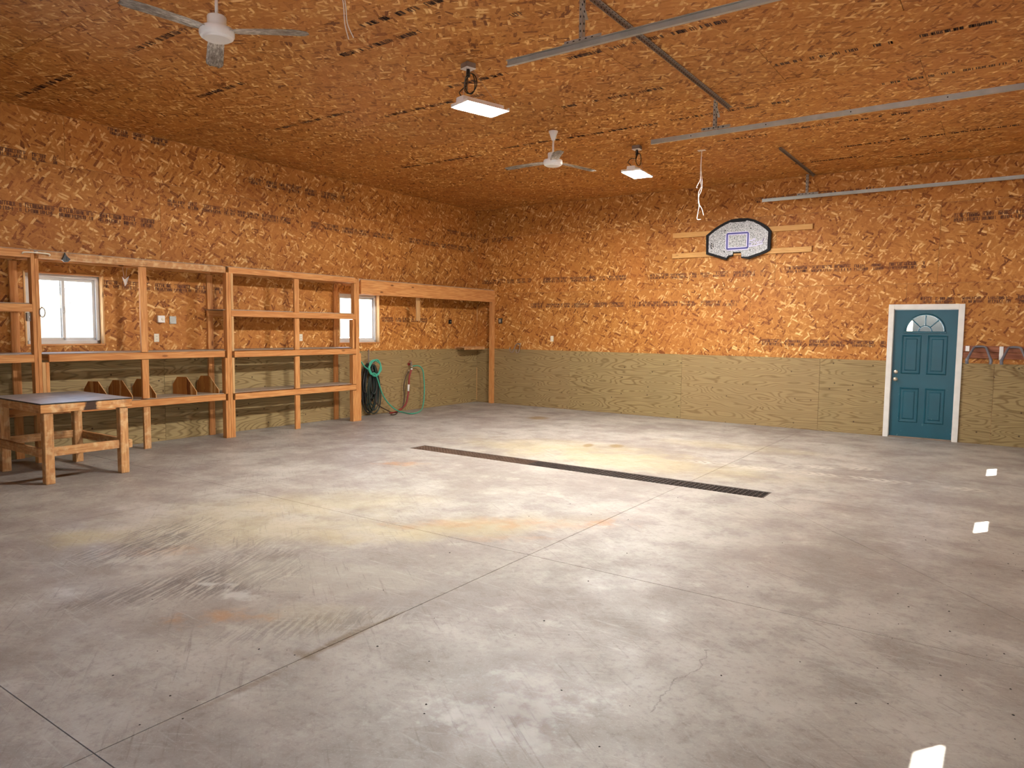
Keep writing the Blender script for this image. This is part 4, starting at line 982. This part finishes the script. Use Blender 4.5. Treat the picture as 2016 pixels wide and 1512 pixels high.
# wall tap with lever
T = hp(809, 719, .06)
tapo = empty('wall_tap', (0.0, T.y, T.z), 'dark red wall tap with hose connections on the plywood', 'tap')
link('flange', lathe([(.035, 0), (.035, .006), (.014, .01), (.014, .05)], M['red'], 16), tapo, (.0005, 0, .02), (0, PI/2, 0), True)
link('valve_body', lathe([(.016, -.07), (.022, -.05), (.022, .02), (.016, .04), (.010, .075)], M['steel_brown'], 12), tapo, (.07, 0, 0), None, True)
link('handle', tube_mesh(spline([(.07, 0, .07), (.075, -.03, .085), (.08, -.07, .08)], 4), .010, M['red'], 8), tapo, (0, 0, 0), None, True)
link('outlet_fitting', tube_mesh([(.075, .01, -.005), (.115, .05, -.02)], .014, M['nickel'], 8), tapo, (0, 0, 0), None, True)
link('union', lathe([(.018, -.015), (.022, 0), (.018, .015)], M['white'], 12), tapo, (.075, .0, -.075), None, True)
# red hose dropping from the tap and a brown one sweeping along the floor
h4 = empty('drop_hose', (.08, -2.35, 0), 'dark red hose with a white sleeve hanging from the wall tap', 'hose')
P = [Vector((.075, T.y, T.z-.09)), hp(806, 742, .085), hp(805, 760, .09), hp(803, 780, .1), hp(798, 797, .11)]; q = fl(782, 812); P += [Vector((q[0], q[1], .018)), Vector((q[0]+.05, q[1]-.25, .016))]
link('hose_line', tube_mesh(spline(P, 6), .017, M['red'], 8), h4); link('sleeve', tube_mesh([hp(804.6, 757, .0895), hp(803.6, 770, .095)], .0205, M['white'], 10), h4)
h5 = empty('brown_hose', (.1, -2.8, 0), 'thin brown hose sweeping from the hanging coils along the floor up towards the tap', 'hose')
P = [hp(745, 745, .17), hp(741, 775, .17), hp(742, 795, .18)]
for px in ((752, 812), (762, 817), (772, 816)): q = fl(*px); P.append(Vector((max(.15, q[0]+.1), q[1], .014)))
for px in ((784, 811),): q = fl(*px); P.append(Vector((max(.12, q[0]+.05), q[1]-.05, .03)))
P += [hp(793, 800, .12), hp(796, 780, .1), hp(795, 760, .09), hp(799, 742, .085), hp(804, 731, .1)]
link('hose_line', tube_mesh(spline(P, 6), .010, M['hose_brown'], 8), h5); link('coupling', tube_mesh([P[-1], P[-1]+Vector((0.0, .02, .03))], .014, M['nickel'], 8), h5)

# crumbs on the floor
V, Fc = [], []
rd = random.Random(5)
spots = [fl(*q) for q in [(1405, 888), (1575, 1303), (1685, 1385), (1652, 1237), (1712, 1210), (1728, 1208), (1870, 1243), (1990, 1357), (1995, 1408), (1998, 1455), (1985, 1110), (1995, 1090), (360, 1415), (275, 1427), (335, 1370), (510, 1278), (580, 1290), (565, 1280), (565, 1313), (845, 1302), (835, 1405), (310, 1282), (300, 1180), (725, 1160), (755, 1162), (855, 1217), (973, 1393), (1180, 1470), (1240, 1390), (1420, 1330), (1120, 1250)]]
spots += [np.array((rd.uniform(6.5, 10.4), rd.uniform(-11.5, -5.8), 0)) for _ in range(40)]+[np.array((rd.uniform(9.4, 10.5), rd.uniform(-9.5, -6), 0)) for _ in range(40)]
for s in spots:
    r = rd.uniform(.003, .0065); n = len(V); a0 = rd.uniform(0, 6)
    for k in range(5): V.append((s[0]+r*math.cos(a0+k*1.257)*rd.uniform(.7, 1.4), s[1]+r*math.sin(a0+k*1.257)*rd.uniform(.7, 1.4), .0004))
    V.append((s[0], s[1], r*.7)); Fc += [(n+k, n+(k+1) % 5, n+5) for k in range(5)]+[tuple(range(n, n+5))[::-1]]
tag(link('floor_crumbs', mesh('floor_crumbs', V, Fc, M['dirt'])), 'dark crumbs of dirt scattered over the concrete floor', 'dirt', kind='stuff')

# ------------------------------------------------------------------ outside
g = link('ground', mesh('ground', [(-90, -90, -.12), (90, -90, -.12), (90, 90, -.12), (-90, 90, -.12), (-90, -90, -.3), (90, -90, -.3), (90, 90, -.3), (-90, 90, -.3)], [(0, 1, 2, 3), (7, 6, 5, 4), (0, 4, 5, 1), (1, 5, 6, 2), (2, 6, 7, 3), (3, 7, 4, 0)], M['snow'])); g['kind'] = 'structure'
aw = board('added_sun_blocker', (8.0, .152, 2.30), (9.65, 1.05, 2.36), M['siding']); aw['kind'] = 'structure'  # unseen slab added to keep the sun out of the door's fan light
sh = empty('backdrop_building', (9.2, 9, -.12), 'dark building added outside to fill the fan light of the teal door', 'building')  # made-up building, added as a dark backdrop for the fan light panes
board('wall', (7.95, 7.0, -.12), (14, 12, 3.0), M['siding'], sh); 
link('roof', prism([(-.3, 0), (6.4, 0), (3.05, 1.5)], 0, 5.6, M['siding']), sh, (7.95, 12.3, 3.0), (PI/2, 0, 0))
def tree(x, y, h, r, label):
    t = empty('bare_tree', (x, y, -.12), label, 'tree', 'bare trees outside the windows'); rr = random.Random(int(x*100+y*7))
    V, Fc = [], []
    link('trunk', tube_mesh(spline([(0, 0, 0), (.05, .02, h*.35), (-.04, .05, h*.7), (.03, 0, h)], 5), r, M['bark'], 8), t, (0, 0, 0), None, True)
    for k in range(9):
        z = h*rr.uniform(.2, .9); a = rr.uniform(0, 2*PI); L = rr.uniform(.6, 1.6)
        link('branch', tube_mesh(spline([(0, 0, z), (math.cos(a)*L*.5, math.sin(a)*L*.5, z+L*.3), (math.cos(a)*L, math.sin(a)*L, z+L*.8)], 4), r*.25, M['bark'], 5), t, (0, 0, 0), None, True)
tree(-9.5, -4.55, 7, .06, 'slim bare tree outside, faint in the right pane of the near window'); tree(-13, -1.55, 8, .07, 'bare tree outside, faint in the left pane of the near window')
tree(-12, 3.9, 8, .07, 'bare tree outside the small far window')
